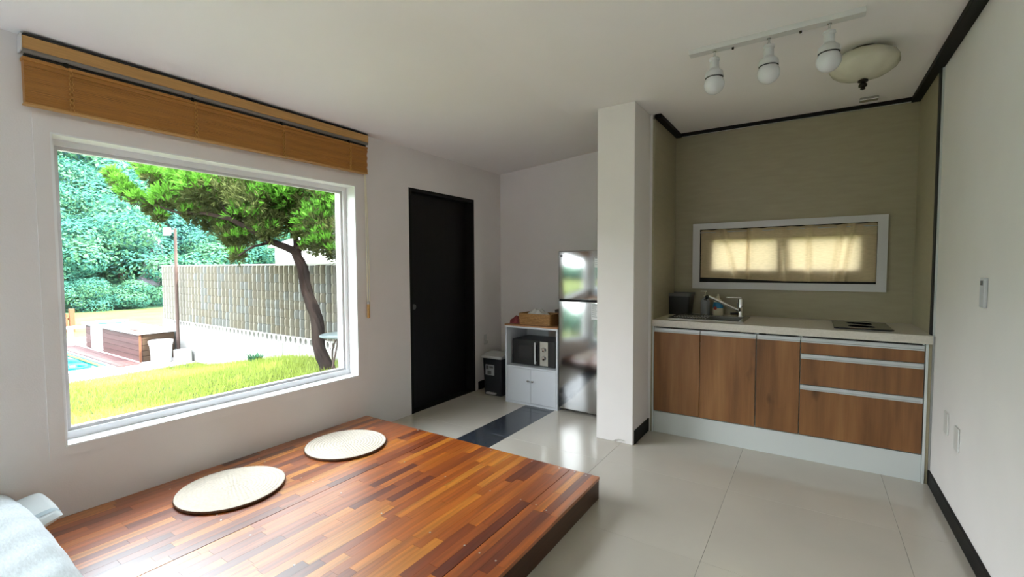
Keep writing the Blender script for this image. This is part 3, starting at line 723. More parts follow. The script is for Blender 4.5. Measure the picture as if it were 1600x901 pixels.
# basket, cloths on the stand
bk = thing('wicker_basket', 'tan rectangular basket holding a white cloth on the stand', 'basket', (-2.24, 3.90, 0.787))
bm = nb(); open_box(bm, -2.245, 3.91, 0.35, 0.20, 0.365, 0.21, 0.788, 0.897, 0.006); obj('basket_wall', bm, basketm, bk, True)
bm = nb()
for k in range(7): bx(bm, -2.42, -2.07, 3.8045-k*0.0008, 3.8075-k*0.0008, 0.797+k*0.0142, 0.804+k*0.0142, 0.001, 1)
obj('woven_bands', bm, basketm, bk)
bm = nb()
def lump(bm, c, a, b, h, seed, n_=26):
    r_ = random.Random(seed); ph = [r_.uniform(0, 6) for _ in range(6)]; gg = []
    for i in range(n_+1):
        row = []
        for j in range(n_+1):
            u = -1+2*i/n_; v = -1+2*j/n_; d2 = max(0, 1-max(abs(u), abs(v))**4)
            z = h*d2**0.5*(0.8+0.12*math.sin(5*u+ph[0])+0.1*math.sin(7*v+3*u+ph[1])+0.06*math.sin(13*u-6*v+ph[2]))
            row.append(bm.verts.new((c[0]+a*u, c[1]+b*v, c[2]+z)))
        gg.append(row)
    for i in range(n_):
        for j in range(n_): bm.faces.new((gg[i][j], gg[i+1][j], gg[i+1][j+1], gg[i][j+1]))
    bm.faces.new([gg[i][0] for i in range(n_+1)]+[gg[n_][j] for j in range(1, n_+1)]+[gg[i][n_] for i in range(n_-1, -1, -1)]+[gg[0][j] for j in range(n_-1, 0, -1)])
    return bm
tag(obj('folded_cloth', lump(nb(), (-2.27, 3.91, 0.80), 0.15, 0.088, 0.135, 3), whitecloth, None, True), 'rumpled white cloth heaped in the tan basket', 'cloth')
tag(obj('red_towel', lump(nb(), (-2.488, 3.92, 0.7875), 0.058, 0.09, 0.078, 8), redcloth, None, True), 'dark red folded towel left of the tan basket', 'towel')
dk = thing('dark_box', 'dark brown open box against the refrigerator behind the basket', 'box', (-2.02, 4.08, 0.787))
bm = nb(); open_box(bm, -2.055, 4.085, 0.16, 0.13, 0.165, 0.135, 0.788, 0.925, 0.005); obj('box_body', bm, basketin, dk)
# pedal bin
bi = thing('pedal_bin', 'dark plastic pedal bin with grey lid next to the white stand', 'bin', (-2.80, 3.99, 0.0))
bm = nb(); open_box(bm, -2.795, 3.985, 0.22, 0.22, 0.245, 0.25, 0.0, 0.392, 0.004); obj('bin_body', bm, mat('charcoal_plastic', (0.018, 0.020, 0.026), 0.4), bi, True)
bm = nb(); prism(bm, [(3.850, 0.392), (4.120, 0.392), (4.120, 0.425), (4.05, 0.440), (3.92, 0.436), (3.852, 0.415)], -2.925, -2.665, 'X'); bmesh.ops.bevel(bm, geom=list(bm.edges), offset=0.006, segments=2, affect='EDGES'); obj('lid', bm, greypl, bi, True)
bm = nb(); bx(bm, -2.86, -2.74, 3.842, 3.872, 0.015, 0.035, 0.004); obj('pedal', bm, greypl, bi, True)
s_ = obj('sticker', bx(nb(), -2.875, -2.765, 3.8585, 3.864, 0.215, 0.325), mat('grey_sticker', (0.42, 0.43, 0.45), 0.5), bi)
bm = nb(); bx(bm, -2.868, -2.835, 3.8575, 3.8586, 0.275, 0.315); bx(bm, -2.825, -2.775, 3.8575, 3.8586, 0.290, 0.312); bx(bm, -2.85, -2.80, 3.8575, 3.8586, 0.225, 0.262); obj('printed_shapes', bm, graybody, s_)
# wall fittings
ot = thing('wall_outlet', 'small white socket with a plug on the wall right of the black door', 'socket', (W, 4.09, 0.50))
obj('plate', bx(nb(), W+0.0005, W+0.008, 4.075, 4.125, 0.485, 0.60, 0.003), mat('outlet_white', (0.62, 0.62, 0.60), 0.4), ot)
bm = nb(); lathe(bm, [(0.018, 0.008), (0.016, 0.03), (0.006, 0.034), (0.004, 0.045)], (W, 4.10, 0.515), 'X', 14); obj('plug', bm, greypl, ot, True)
sw = thing('wall_switch', 'slim white wall remote holder high on the right wall', 'switch', (RX, 2.795, 1.17))
obj('plate', bx(nb(), RX-0.014, RX-0.0005, 2.765, 2.825, 1.165, 1.295, 0.003), mat('switch_grey', (0.58, 0.58, 0.62), 0.4), sw)
obj('button', bx(nb(), RX-0.017, RX-0.014, 2.783, 2.807, 1.262, 1.282, 0.001), graybody, sw)
for i, (ya, yb, za, zb, lb) in enumerate(((3.32, 3.40, 0.43, 0.55, 'white blank socket plate low on right wall, nearer kitchen'), (3.10, 3.18, 0.41, 0.53, 'white blank socket plate low on right wall, farther from kitchen'))):
    tag(obj('socket_plate', bx(nb(), RX-0.008, RX-0.0005, ya, yb, za, zb, 0.003), mat('plate_white', (0.72, 0.71, 0.69), 0.4)), lb, 'socket', 'low socket plates on the right wall')

# ================================================================== CEILING LAMPS
tl = thing('track_light', 'white three-bulb bar lamp fixed under the ceiling', 'ceiling lamp', (-0.21, 2.76, CH-0.028))
obj('bar', bx(nb(), -0.605, 0.185, 2.735, 2.79, CH-0.028, CH, 0.002), mat('bar_white', (0.70, 0.69, 0.68), 0.4), tl)
for xx in (-0.385, -0.075):
    bm = nb(); lathe(bm, [(0.006, 0), (0.006, -0.01), (0, -0.012)], (xx, 2.775, CH-0.028), seg=10); obj('screw', bm, bronze, tl)
for xx in (-0.475, -0.213, 0.045):
    zt = CH-0.012; yy = 2.765
    bm = nb(); lathe(bm, [(0.010, -0.0165), (0.010, -0.021), (0.0055, -0.023), (0.0055, -0.040), (0.008, -0.042), (0.008, -0.052), (0, -0.053)], (xx, yy, zt), seg=14)
    stm = obj('stem', bm, chrome, tl, True)
    bm = nb(); lathe(bm, [(0.012, -0.050), (0.026, -0.056), (0.028, -0.066), (0.023, -0.072), (0.024, -0.110), (0.034, -0.122), (0.044, -0.130), (0.047, -0.146), (0.047, -0.158), (0.043, -0.160)], (xx, yy, zt), seg=28)
    obj('socket', bm, socketm, tl, True)
    bm = nb(); lathe(bm, [(0.043, -0.1585), (0.0465, -0.1605), (0.044, -0.164)], (xx, yy, zt), seg=28); obj('collar_ring', bm, blackpl, tl, True)
    bm = nb(); pr = [(0.040, -0.160)]
    for k in range(0, 13):
        a = math.radians(40) - math.radians(130)*k/12; pr.append((max(0.0005, 0.053*math.cos(a)), -0.196+0.053*math.sin(a)))
    lathe(bm, pr, (xx, yy, zt), seg=28); obj('bulb', bm, bulbm, tl, True)
bc = (0.215, 3.27)
cl = thing('bowl_ceiling_light', 'cream alabaster bowl ceiling lamp with a dark finial', 'ceiling lamp', (bc[0], bc[1], CH-0.22))
bm = nb(); lathe(bm, [(0.062, 0), (0.062, -0.012), (0.045, -0.022), (0.012, -0.026), (0.012, -0.17), (0, -0.171)], (*bc, CH), seg=30); obj('canopy', bm, bronze, cl, True)
bm = nb(); pr = [(0.072, -0.014), (0.115, -0.026), (0.147, -0.050), (0.162, -0.078), (0.162, -0.092), (0.147, -0.118), (0.115, -0.143), (0.072, -0.158), (0.03, -0.165), (0.012, -0.166)]
lathe(bm, pr, (*bc, CH), seg=56)
for v in bm.verts:
    a = math.atan2(v.co.y-bc[1], v.co.x-bc[0]); r_ = math.hypot(v.co.x-bc[0], v.co.y-bc[1]); s_c = 1+0.018*math.sin(10*a)*min(1, r_/0.12)
    v.co.x = bc[0]+(v.co.x-bc[0])*s_c; v.co.y = bc[1]+(v.co.y-bc[1])*s_c
obj('glass_bowl', bm, alab, cl, True)
bm = nb(); lathe(bm, [(0.010, -0.166), (0.024, -0.172), (0.024, -0.180), (0.012, -0.186), (0.020, -0.196), (0.020, -0.206), (0.010, -0.212), (0.013, -0.220), (0, -0.226)], (*bc, CH), seg=22); obj('finial', bm, bronze, cl, True)
tag(obj('ceiling_bracket', bx(nb(), 0.26, 0.37, 4.19, 4.25, CH-0.022, CH, 0.005), steel2), 'small metal box on the kitchen ceiling against the black moulding', 'fitting')

# ================================================================== OUTDOORS
def sm(t): t = max(0, min(1, t)); return t*t*(3-2*t)
def hz(x, y):
    z = -0.25 + 0.45*sm((x+8.6)/3.6)*sm((y-1.4)/1.9)
    h = sm((-23.0-x)/3.0)*0.9
    if x < -24: h += (-24-x)*0.40
    h *= (0.85 + 0.15*math.sin(y*0.23+1) + 0.06*math.sin(y*0.7+x*0.3))
    # hill continues round behind the block wall
    return z + max(0, h)
xs = [-60, -52, -46, -40, -36, -33, -30, -28, -27, -26, -25, -24, -23, -22, -20, -18, -16, -14.4]
x = -14.2
POOL = (-14.2, -9.55, -2.0, 2.60)
while x < -3.35: xs.append(round(x, 2)); x += 0.25
xs += [-3.33]
ys = [-30, -22, -16, -12, -9, -7, -5, -3.5, -2.75, -2.0]
y = -1.75
while y < 3.4: ys.append(round(y, 2)); y += 0.25
ys += [3.5, 3.75, 4, 4.5, 5, 6, 7, 8, 10, 12, 14, 17, 20, 24, 28, 34, 42]
bm = nb(); gv = {}
for i, xx in enumerate(xs):
    for j, yy in enumerate(ys): gv[i, j] = bm.verts.new((xx, yy, hz(xx, yy)))
for i in range(len(xs)-1):
    for j in range(len(ys)-1):
        cx, cy = (xs[i]+xs[i+1])/2, (ys[j]+ys[j+1])/2
        if POOL[0] < cx < POOL[1] and POOL[2] < cy < POOL[3]: continue
        bm.faces.new((gv[i, j], gv[i+1, j], gv[i+1, j+1], gv[i, j+1]))
struct('ground', bm, groundm, None, True)
struct('ground_yard', bx(nb(), -3.32, 30, -40, NEAR-0.21, -0.42, -0.26), deckm)
struct('ground_back', bx(nb(), -3.32, 30, FAR+0.21, 42, -0.42, -0.26), groundm)
# deck and pool
struct('ground_deck', panel_holes(nb(), 'Z', -0.33, -0.235, -14.3, -8.72, -2.2, 3.50, [(-14.2, -9.54, -2.0, 2.62)]), deckm)
po = thing('swimming_pool', 'small bright blue pool let into the white deck at far left', 'pool', (-12.0, 0.3, -0.9))
bm = nb(); bx(bm, -14.2, -9.55, -1.99, 2.61, -0.9, -0.86); bx(bm, -9.59, -9.55, -1.99, 2.61, -0.86, -0.24); bx(bm, -14.2, -14.16, -1.99, 2.61, -0.86, -0.24); bx(bm, -14.16, -9.59, -1.99, -1.95, -0.86, -0.24); bx(bm, -14.16, -9.59, 2.57, 2.61, -0.86, -0.24)
obj('basin', bm, poolm, po)
bm = nb(); gg = []
for i in range(41):
    row = []
    for j in range(41):
        xx = -14.15+4.55*i/40; yy = -1.94+4.5*j/40; row.append(bm.verts.new((xx, yy, -0.262+0.004*math.sin(5*xx+3*yy)+0.003*math.sin(11*yy-4*xx))))
    gg.append(row)
for i in range(40):
    for j in range(40): bm.faces.new((gg[i][j], gg[i+1][j], gg[i+1][j+1], gg[i][j+1]))
obj('water_surface', bm, waterm, po, True)
for k in range(3): obj('coping_board', bx(nb(), -12.75, -9.32, 2.622+k*0.095, 2.622+k*0.095+0.09, -0.235, -0.215, 0.003), purplewood, po)
for k in range(2): obj('coping_board', bx(nb(), -9.535+k*0.11, -9.535+k*0.11+0.10, -1.9, 2.60, -0.235, -0.217, 0.003), deckm, po)
# boarded counter box beside the pool
cb = thing('boarded_counter', 'brown boarded outdoor counter with a white top beside the pool', 'counter', (-10.9, 3.22, -0.235))
X0, X1, Y0, Y1 = -12.35, -9.50, 2.97, 3.47
obj('core', bx(nb(), X0+0.03, X1-0.03, Y0+0.03, Y1, -0.235, 0.235), purplewood, cb)
for k in range(5):
    z = -0.23+k*0.093
    obj('plank', bx(nb(), -11.35, X1, Y0, Y0+0.028, z, z+0.088, 0.002, 1), purplewood, cb)
    obj('plank', bx(nb(), X0, -12.02, Y0, Y0+0.028, z, z+0.088, 0.002, 1), purplewood, cb)
    obj('plank', bx(nb(), X1-0.028, X1, Y0+0.03, Y1, z, z+0.088, 0.002, 1), mat('brown_planks', (0.060, 0.036, 0.022), 0.7, spec=0.12), cb)
obj('white_door', bx(nb(), -12.0, -11.37, Y0-0.008, Y0+0.028, -0.21, 0.225, 0.003), bucketm, cb)
obj('corner_post', bx(nb(), X1-0.002, X1+0.02, Y0-0.02, Y0+0.01, -0.235, 0.235, 0.002), orangewood, cb)
obj('counter_top', bx(nb(), X0-0.04, X1+0.05, Y0-0.05, Y1+0.02, 0.24, 0.275, 0.004), bucketm, cb)
bm = nb(); lathe(bm, [(0.20, 0), (0.24, 0.03), (0.25, 0.035), (0.24, 0.035), (0.19, 0.01), (0, 0.01)], (-11.7, 3.22, 0.275), seg=28)
tag(obj('turquoise_basin', bm, mat('turquoise_plastic', (0.10, 0.28, 0.25), 0.4), None, True), 'shallow turquoise basin on the white outdoor counter top', 'basin')
for i, (xx, rr, lb) in enumerate(((-9.78, 0.05, 'small brown stone on the counter edge nearest the bucket'), (-9.98, 0.035, 'smaller brown stone farther along the counter edge'))):
    bm = nb(); bmesh.ops.create_icosphere(bm, subdivisions=2, radius=rr, matrix=Matrix.Translation((xx, 3.0, 0.275+rr*0.42)) @ Matrix.Diagonal((1.3, 0.8, 0.42, 1)))
    tag(obj('stone', bm, polem, None, True), lb, 'stone', 'stones on the counter edge')
# bucket
bu = thing('bucket', 'white lidded plastic bucket in front of the brown boarded counter', 'bucket', (-9.22, 3.17, -0.235))
bm = nb(); lathe(bm, [(0.135, 0), (0.14, 0.005), (0.155, 0.30), (0.165, 0.302), (0.165, 0.325), (0.158, 0.33)], (-9.22, 3.17, -0.235), seg=30); obj('bucket_body', bm, bucketm, bu, True)
bm = nb(); lathe(bm, [(0.158, 0.33), (0.172, 0.333), (0.174, 0.37), (0.16, 0.378), (0, 0.378)], (-9.22, 3.17, -0.235), seg=30); obj('bucket_lid', bm, bucketm, bu, True)
# lamp pole
lp = thing('lamp_pole', 'thin rusty metal pole with a small white floodlight by the block wall', 'lamp post', (-9.27, 3.44, -0.235))
bm = nb(); tube(bm, [(-9.27, 3.44, -0.235), (-9.20, 3.42, 1.0), (-9.11, 3.40, 2.04)], [0.028, 0.026, 0.022], 10); obj('pole', bm, polem, lp, True)
bm = nb(); bx(bm, -9.31, -9.13, 3.29, 3.35, 1.92, 2.05, 0.01); obj('floodlight', bm, bucketm, lp)
bm = nb(); tube(bm, [(-9.12, 3.40, 1.99), (-9.16, 3.34, 1.99)], 0.012, 8); obj('lamp_arm', bm, bucketm, lp)
tag(obj('concrete_block', bx(nb(), -9.02, -8.82, 3.27, 3.47, -0.24, -0.02, 0.008), concrete), 'pale grey concrete block at the foot of the lamp pole', 'block')
# low wooden picket fence
fe = thing('picket_fence', 'low orange brown wooden picket fence beyond the pool', 'fence', (-15.8, 2.9, -0.25))
for k in range(13): obj('picket', bx(nb(), -15.82, -15.795, 2.25+k*0.095, 2.25+k*0.095+0.085, -0.25, 0.22, 0.003, 1), orangewood, fe)
obj('rail', bx(nb(), -15.85, -15.82, 2.2, 3.52, 0.05, 0.12), orangewood, fe)
for yy in (2.18, 3.50): obj('post', bx(nb(), -15.86, -15.76, yy, yy+0.10, -0.25, 0.34, 0.006, 1), orangewood, fe)
sb = thing('side_table', 'small pale table with a blue top at the far end of the pool counter', 'table', (-13.05, 2.80, -0.235))
bm = nb(); lathe(bm, [(0.24, 0.34), (0.25, 0.345), (0.25, 0.365), (0, 0.367)], (-13.05, 2.90, -0.235), seg=24); obj('table_top', bm, mat('pale_blue_top', (0.12, 0.18, 0.22), 0.4), sb, True)
bm = nb(); lathe(bm, [(0.15, 0), (0.14, 0.06), (0.05, 0.08), (0.045, 0.34)], (-13.05, 2.90, -0.235), seg=20); obj('pedestal', bm, bucketm, sb, True)

# block screen wall
sw_ = thing('screen_wall', 'tall ribbed concrete screen block wall behind the juniper', 'wall', (-7.0, 3.62, -0.3))
WX0, WX1 = -10.13, -3.60; PIT = 0.118
# solid lower courses
bh = 0.19; k = 0
lower = nb()
for c in range(3):
    z = -0.29+c*0.205; off = (c % 2)*0.20; x = WX0-off
    while x < WX1:
        a, b = max(x, WX0), min(x+0.395, WX1)
        if b-a > 0.03:
            obj('block', bx(nb(), a+0.003, b-0.003, 3.52, 3.66, z, z+0.200, 0.004, 1), concrete, sw_)
        x += 0.40
obj('mortar_core', bx(nb(), WX0+0.006, WX1-0.006, 3.528, 3.652, -0.30, 0.322), concrete, sw_)
# oval hole course
ncol = int((WX1-WX0)/PIT)
def hole_block(bm, cx, z0, z1):
    n = 12; w = PIT/2-0.001; rx, rz = 0.030, 0.042; zc = (z0+z1)/2; inn = []; out = []
    for i in range(n):
        a = 2*math.pi*(i+0.5)/n; ca, sa = math.cos(a), math.sin(a)
        s = min(w/abs(ca) if abs(ca) > 1e-6 else 9, (z1-z0)/2/abs(sa) if abs(sa) > 1e-6 else 9)
        for y_, li in ((3.525, 0),): 
            out.append((bm.verts.new((cx+ca*s, 3.525, zc+sa*s)), bm.verts.new((cx+ca*s, 3.65, zc+sa*s))))
            inn.append((bm.verts.new((cx+ca*rx, 3.525, zc+sa*rz)), bm.verts.new((cx+ca*rx, 3.65, zc+sa*rz))))
    for i in range(n):
        j = (i+1) % n
        bm.faces.new((out[i][0], out[j][0], inn[j][0], inn[i][0])); bm.faces.new((out[i][1], out[j][1], inn[j][1], inn[i][1]))
        bm.faces.new((inn[i][0], inn[j][0], inn[j][1], inn[i][1])); bm.faces.new((out[i][0], out[j][0], out[j][1], out[i][1]))
hb_ = nb()
for i in range(ncol): hole_block(hb_, WX0+PIT*(i+0.5), 0.325, 0.425)
o = obj('pierced_course', hb_, concrete, sw_); o['kind'] = 'stuff'
def rib(bm, cx, z0, z1, w=PIT*0.5-0.021, dpt=0.085):
    lv = [(z0, 0.95), (z0+0.02, 1.0), ((z0+z1)/2, 1.0), (z1-0.02, 0.97), (z1, 0.86)]
    pts = [(-1.0, 0.0), (-0.78, -0.55), (-0.35, -0.92), (0.35, -0.92), (0.78, -0.55), (1.0, 0.0)]
    rings = [[bm.verts.new((cx+u*w*(0.9+0.1*s), 3.60+v*dpt*s, z)) for u, v in pts] for z, s in lv]
    for a, b in zip(rings, rings[1:]):
        for i in range(5): bm.faces.new((a[i], a[i+1], b[i+1], b[i]))
        bm.faces.new((a[5], a[0], b[0], b[5]))
    bm.faces.new(rings[0]); bm.faces.new(rings[-1])
screenms = [mat('screen_block_a', (0.165, 0.148, 0.118), 0.85, spec=0.12), mat('screen_block_b', (0.180, 0.165, 0.138), 0.85, spec=0.12), mat('screen_block_c', (0.165, 0.165, 0.155), 0.85, spec=0.12), mat('screen_block_d', (0.170, 0.150, 0.118), 0.85, spec=0.12)]
rib_me = []
for sm_ in screenms:
    b = nb(); rib(b, 0, 0, 0.118)
    for v in b.verts: v.co.y -= 3.60
    bmesh.ops.recalc_face_normals(b, faces=list(b.faces))
    me = bpy.data.meshes.new('screen_block'); b.to_mesh(me); b.free(); me.materials.append(sm_); rib_me.append(me)
rest = nb(); cnt = 0
for i in range(ncol):
    cx = WX0+PIT*(i+0.5)
    for c in range(8):
        z = 0.428+c*0.1205
        if -9.02 < cx < -4.72 and cnt < 296:
            o = bpy.data.objects.new('screen_block', random.choice(rib_me) if random.random() < 0.5 else rib_me[(i*7//3) % 4]); COL.objects.link(o); o.parent = sw_
            o.location = Vector((cx, 3.60, z))-ORG[sw_.name]; cnt += 1
        else: rib(rest, cx, z, z+0.118)
o = obj('far_blocks', rest, screenms[1], sw_); o['kind'] = 'stuff'
obj('wall_coping', bx(nb(), WX0-0.01, WX1, 3.53, 3.68, 1.392, 1.412, 0.003), concrete, sw_)
obj('backing', bx(nb(), WX0, WX1, 3.605, 3.65, 0.425, 1.39), concrete, sw_)
obj('hole_shade_plate', bx(nb(), WX0+0.01, WX1, 3.655, 3.68, 0.30, 0.425), screenms[2], sw_)  # added plate closing the holes so they look dark inside

# distant white shed
sh = thing('shed', 'small white walled building far behind the juniper trunk', 'building', (-19.2, 11.6, -0.25))
obj('wall', bx(nb(), -19.9, -18.0, 11.2, 13.2, -0.25, 2.25), mat('shed_white', (0.72, 0.74, 0.76), 0.8), sh)
bm = nb(); prism(bm, [(11.0, 2.25), (13.4, 2.25), (13.4, 2.32), (12.2, 2.75), (11.0, 2.32)], -20.1, -17.8, 'X'); obj('roof', bm, greyframe, sh)
fw = obj('window', bx(nb(), -18.0, -17.98, 11.9, 12.5, 0.9, 1.6), greyframe, sh)
obj('pane', bx(nb(), -17.98, -17.975, 11.95, 12.45, 0.95, 1.55), glassblack, fw)

# patio table by the window
pt = thing('patio_table', 'round pale metal patio table with a hoop leg beside the trunk', 'table', (-4.30, 3.00, 0.17))
tcx, tcy, tz = -4.13, 3.03, 0.645
bm = nb(); lathe(bm, [(0.22, -0.012), (0.23, -0.006), (0.23, 0.004), (0.22, 0.01), (0, 0.01)], (tcx, tcy, tz), seg=32); obj('table_top', bm, mat('pale_green_metal', (0.10, 0.125, 0.12), 0.3, spec=0.12), pt, True)
zb = hz(tcx, tcy)
bm = nb(); ring = []
for k in range(25):
    a = math.pi*2*k/24; ring.append((tcx+0.19*math.cos(a), tcy, (zb+tz)/2-0.005+(tz-zb)/2*0.95*math.sin(a)))
tube(bm, ring, 0.009, 8, False); obj('hoop_leg', bm, polem, pt, True)
bm = nb(); tube(bm, [(tcx, tcy-0.17, zb), (tcx, tcy-0.05, tz-0.012)], 0.009, 8); tube(bm, [(tcx, tcy+0.17, zb), (tcx, tcy+0.05, tz-0.012)], 0.009, 8); obj('cross_leg', bm, polem, pt, True)

# juniper
ju = thing('juniper_tree', 'leaning juniper tree with twisted brown trunk and bright green tips', 'tree', tuple(at(513, 580, 5.2)))
bm = nb()
tr = [(514, 590, 5.2, .085), (508, 565, 5.2, .070), (500, 535, 5.2, .066), (493, 500, 5.2, .064), (484, 465, 5.2, .060), (475, 435, 5.2, .055), (468, 408, 5.2, .055), (464, 390, 5.2, .050)]
P_ = [at(a, b, c) for a, b, c, d_ in tr]; fine = []; fr_ = []
for k in range(len(P_)-1):
    for q in range(8):
        t_ = q/8; fine.append(P_[k].lerp(P_[k+1], t_)); fr_.append(tr[k][3]*(1-t_)+tr[k+1][3]*t_)
fine.append(P_[-1]); fr_.append(tr[-1][3])
tube(bm, fine, fr_, 30)
bm.verts.ensure_lookup_table()
for k in range(len(fine)):
    for q in range(30):
        v = bm.verts[k*30+q]; a = 2*math.pi*q/30 + k*0.055
        rf = 1 + 0.16*math.sin(3*a) + 0.11*abs(math.sin(4.5*a+1)) + 0.05*math.sin(11*a+k*0.4) + 0.04*math.sin(k*0.9+2*a)
        v.co = fine[k] + (v.co-fine[k])*(0.92*rf) + Vector((0.014*math.sin(k*0.33), 0.010*math.cos(k*0.27), 0))
obj('trunk', bm, barkm, ju, True)
brs = [[(466, 395, 5.2, .045), (445, 385, 5.15, .04), (425, 378, 5.1, .035), (395, 360, 5.0, .030), (360, 342, 4.95, .025), (320, 333, 4.95, .018), (280, 333, 5.0, .013), (240, 320, 5.0, .010), (205, 300, 5.05, .007), (175, 265, 5.05, .003)],
       [(464, 393, 5.2, .04), (462, 370, 5.25, .03), (440, 335, 5.3, .022), (425, 300, 5.35, .016), (415, 260, 5.4, .010)],
       [(465, 393, 5.2, .04), (480, 365, 5.2, .028), (500, 330, 5.2, .020), (520, 290, 5.2, .014), (535, 250, 5.2, .010)],
       [(360, 342, 4.95, .02), (345, 315, 5.0, .015), (335, 285, 5.1, .010), (300, 262, 5.1, .006)],
       [(395, 360, 5.0, .02), (385, 320, 5.2, .015), (375, 280, 5.3, .010)],
       [(300, 334, 4.95, .014), (270, 310, 5.1, .010), (235, 275, 5.1, .006)],
       [(425, 378, 5.1, .02), (395, 385, 4.9, .012), (372, 400, 4.85, .006)],
       [(480, 365, 5.2, .02), (505, 368, 5.3, .012), (528, 385, 5.4, .006)]]
for b_ in brs:
    bm = nb(); tube(bm, [at(a, b, c) for a, b, c, d_ in b_], [d_ for *_, d_ in b_], 8); obj('branch', bm, barkm, ju, True)
clus = [(176, 272, 7, .9), (186, 284, 9, .8), (200, 300, 11, .6), (216, 312, 10, .4), (240, 324, 13, .3), (262, 312, 18, .5), (222, 258, 11, .9), (238, 272, 14, .8), (262, 292, 18, .6), (250, 340, 9, .3),
        (285, 270, 22, .8), (290, 310, 22, .5), (312, 290, 25, .6), (300, 252, 20, .8), (330, 318, 24, .35), (345, 285, 28, .65), (340, 250, 25, .7), (370, 262, 27, .9), (385, 300, 30, .7), (355, 335, 22, .3), (372, 378, 17, .15),
        (362, 362, 18, .2), (380, 345, 22, .3), (372, 402, 10, .1), (398, 368, 12, .2), (415, 340, 25, .5), (405, 275, 28, .8), (425, 305, 28, .7), (440, 265, 27, .8), (455, 300, 28, .75), (455, 340, 26, .6), (470, 275, 26, .85), (488, 308, 28, .7),
        (495, 345, 26, .55), (505, 285, 25, .85), (520, 315, 22, .7), (522, 355, 20, .5), (505, 380, 20, .35), (488, 385, 14, .3), (526, 395, 14, .3), (478, 362, 18, .5), (420, 362, 14, .3), (330, 350, 14, .2), (300, 335, 14, .2),
        (415, 245, 24, .8), (370, 238, 22, .8), (460, 245, 24, .8), (500, 255, 24, .8), (310, 238, 16, .8), (545, 275, 22, .8), (550, 320, 22, .6), (540, 245, 20, .8), (560, 365, 18, .5)]
rnd = random.Random(11)
def tufts(sel, seed, cnt_):
    V, F = [], []; r_ = random.Random(seed)
    for (px, py, pr, br) in clus:
        for dd in (0, 1):
            c = at(px, py, 5.15 + r_.uniform(-0.35, 0.45)*(0.4+pr/30)); R_ = pr*0.0078
            N = int(cnt_*(pr/25)**1.6)
            for _ in range(N):
                d = Vector((r_.gauss(0, 1), r_.gauss(0, 1), r_.gauss(0, 1))).normalized()
                rr = R_*r_.uniform(0.35, 1.05)
                p = c + d*rr
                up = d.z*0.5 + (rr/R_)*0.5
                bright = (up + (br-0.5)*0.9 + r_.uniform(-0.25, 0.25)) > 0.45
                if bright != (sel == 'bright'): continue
                axis = (d*0.6 + Vector((r_.gauss(-.25, .3), r_.gauss(0, .3), 0.75+r_.gauss(0, .3)))).normalized()
                L = r_.uniform(0.045, 0.085)
                for q in range(5):
                    a = (axis + Vector((r_.gauss(0, .38), r_.gauss(0, .38), r_.gauss(0, .38)))).normalized()
                    s = a.cross(Vector((r_.gauss(0, 1), r_.gauss(0, 1), r_.gauss(0, 1)))).normalized()*0.0062
                    b0 = p + a*0.01*q*0.3; k0 = len(V)
                    V += [b0-s*0.5, b0+a*L*0.5+s, b0+a*L*0.5-s, b0+a*L]
                    F += [(k0, k0+1, k0+3), (k0, k0+3, k0+2)]
    return V, F
def raw(name, V, F, m_, parent):
    me = bpy.data.meshes.new(name); org = ORG[parent.name] if parent else Vector((0, 0, 0))
    me.from_pydata([tuple(v-org) for v in V], [], F)
    me.materials.append(m_); o = bpy.data.objects.new(name, me); COL.objects.link(o)
    if parent: o.parent = parent
    return o
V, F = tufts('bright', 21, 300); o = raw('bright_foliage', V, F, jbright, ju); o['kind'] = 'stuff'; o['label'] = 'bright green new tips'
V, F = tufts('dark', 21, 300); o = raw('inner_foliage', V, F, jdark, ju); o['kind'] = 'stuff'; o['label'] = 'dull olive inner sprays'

# grass
V, F = [], []; r_ = random.Random(5)
for _ in range(42000):
    x = -8.75 + r_.random()**0.75*5.2; y = r_.uniform(0.2, 3.46)
    if y/(-x) < 0.10: continue
    zz = hz(x, y); h = r_.uniform(0.03, 0.085); a = r_.uniform(0, 6.28); w_ = r_.uniform(0.003, 0.007)*1.3
    dx, dy = math.cos(a)*w_, math.sin(a)*w_; lx, ly = r_.gauss(0, .02), r_.gauss(0, .02); k0 = len(V)
    V += [Vector((x-dx, y-dy, zz-.005)), Vector((x+dx, y+dy, zz-.005)), Vector((x+lx, y+ly, zz+h))]; F.append((k0, k0+1, k0+2))
o = raw('lawn_grass', V, F, grassm, None); tag(o, 'short yellow green grass of the lawn outside the window', 'grass', kind='stuff')
# weed tuft by the wall
wp = at(408, 568, 6.3)
V, F = [], []
for _ in range(160):
    a = r_.uniform(0, 6.28); l_ = r_.uniform(.05, .14); k0 = len(V); base = Vector((-6.35, 3.25, hz(-6.35, 3.25))) + Vector((math.cos(a), math.sin(a), 0))*r_.uniform(0, .05)
    tip = base + Vector((math.cos(a)*l_*.7, math.sin(a)*l_*.7, l_)); s = Vector((-math.sin(a), math.cos(a), 0))*.012; mid = (base+tip)/2
    V += [base, mid+s, mid-s, tip]; F += [(k0, k0+1, k0+3), (k0, k0+3, k0+2)]
o = raw('weed_clump', V, F, leafB, None); tag(o, 'small dark green weed clump in the lawn before the block wall', 'plant')

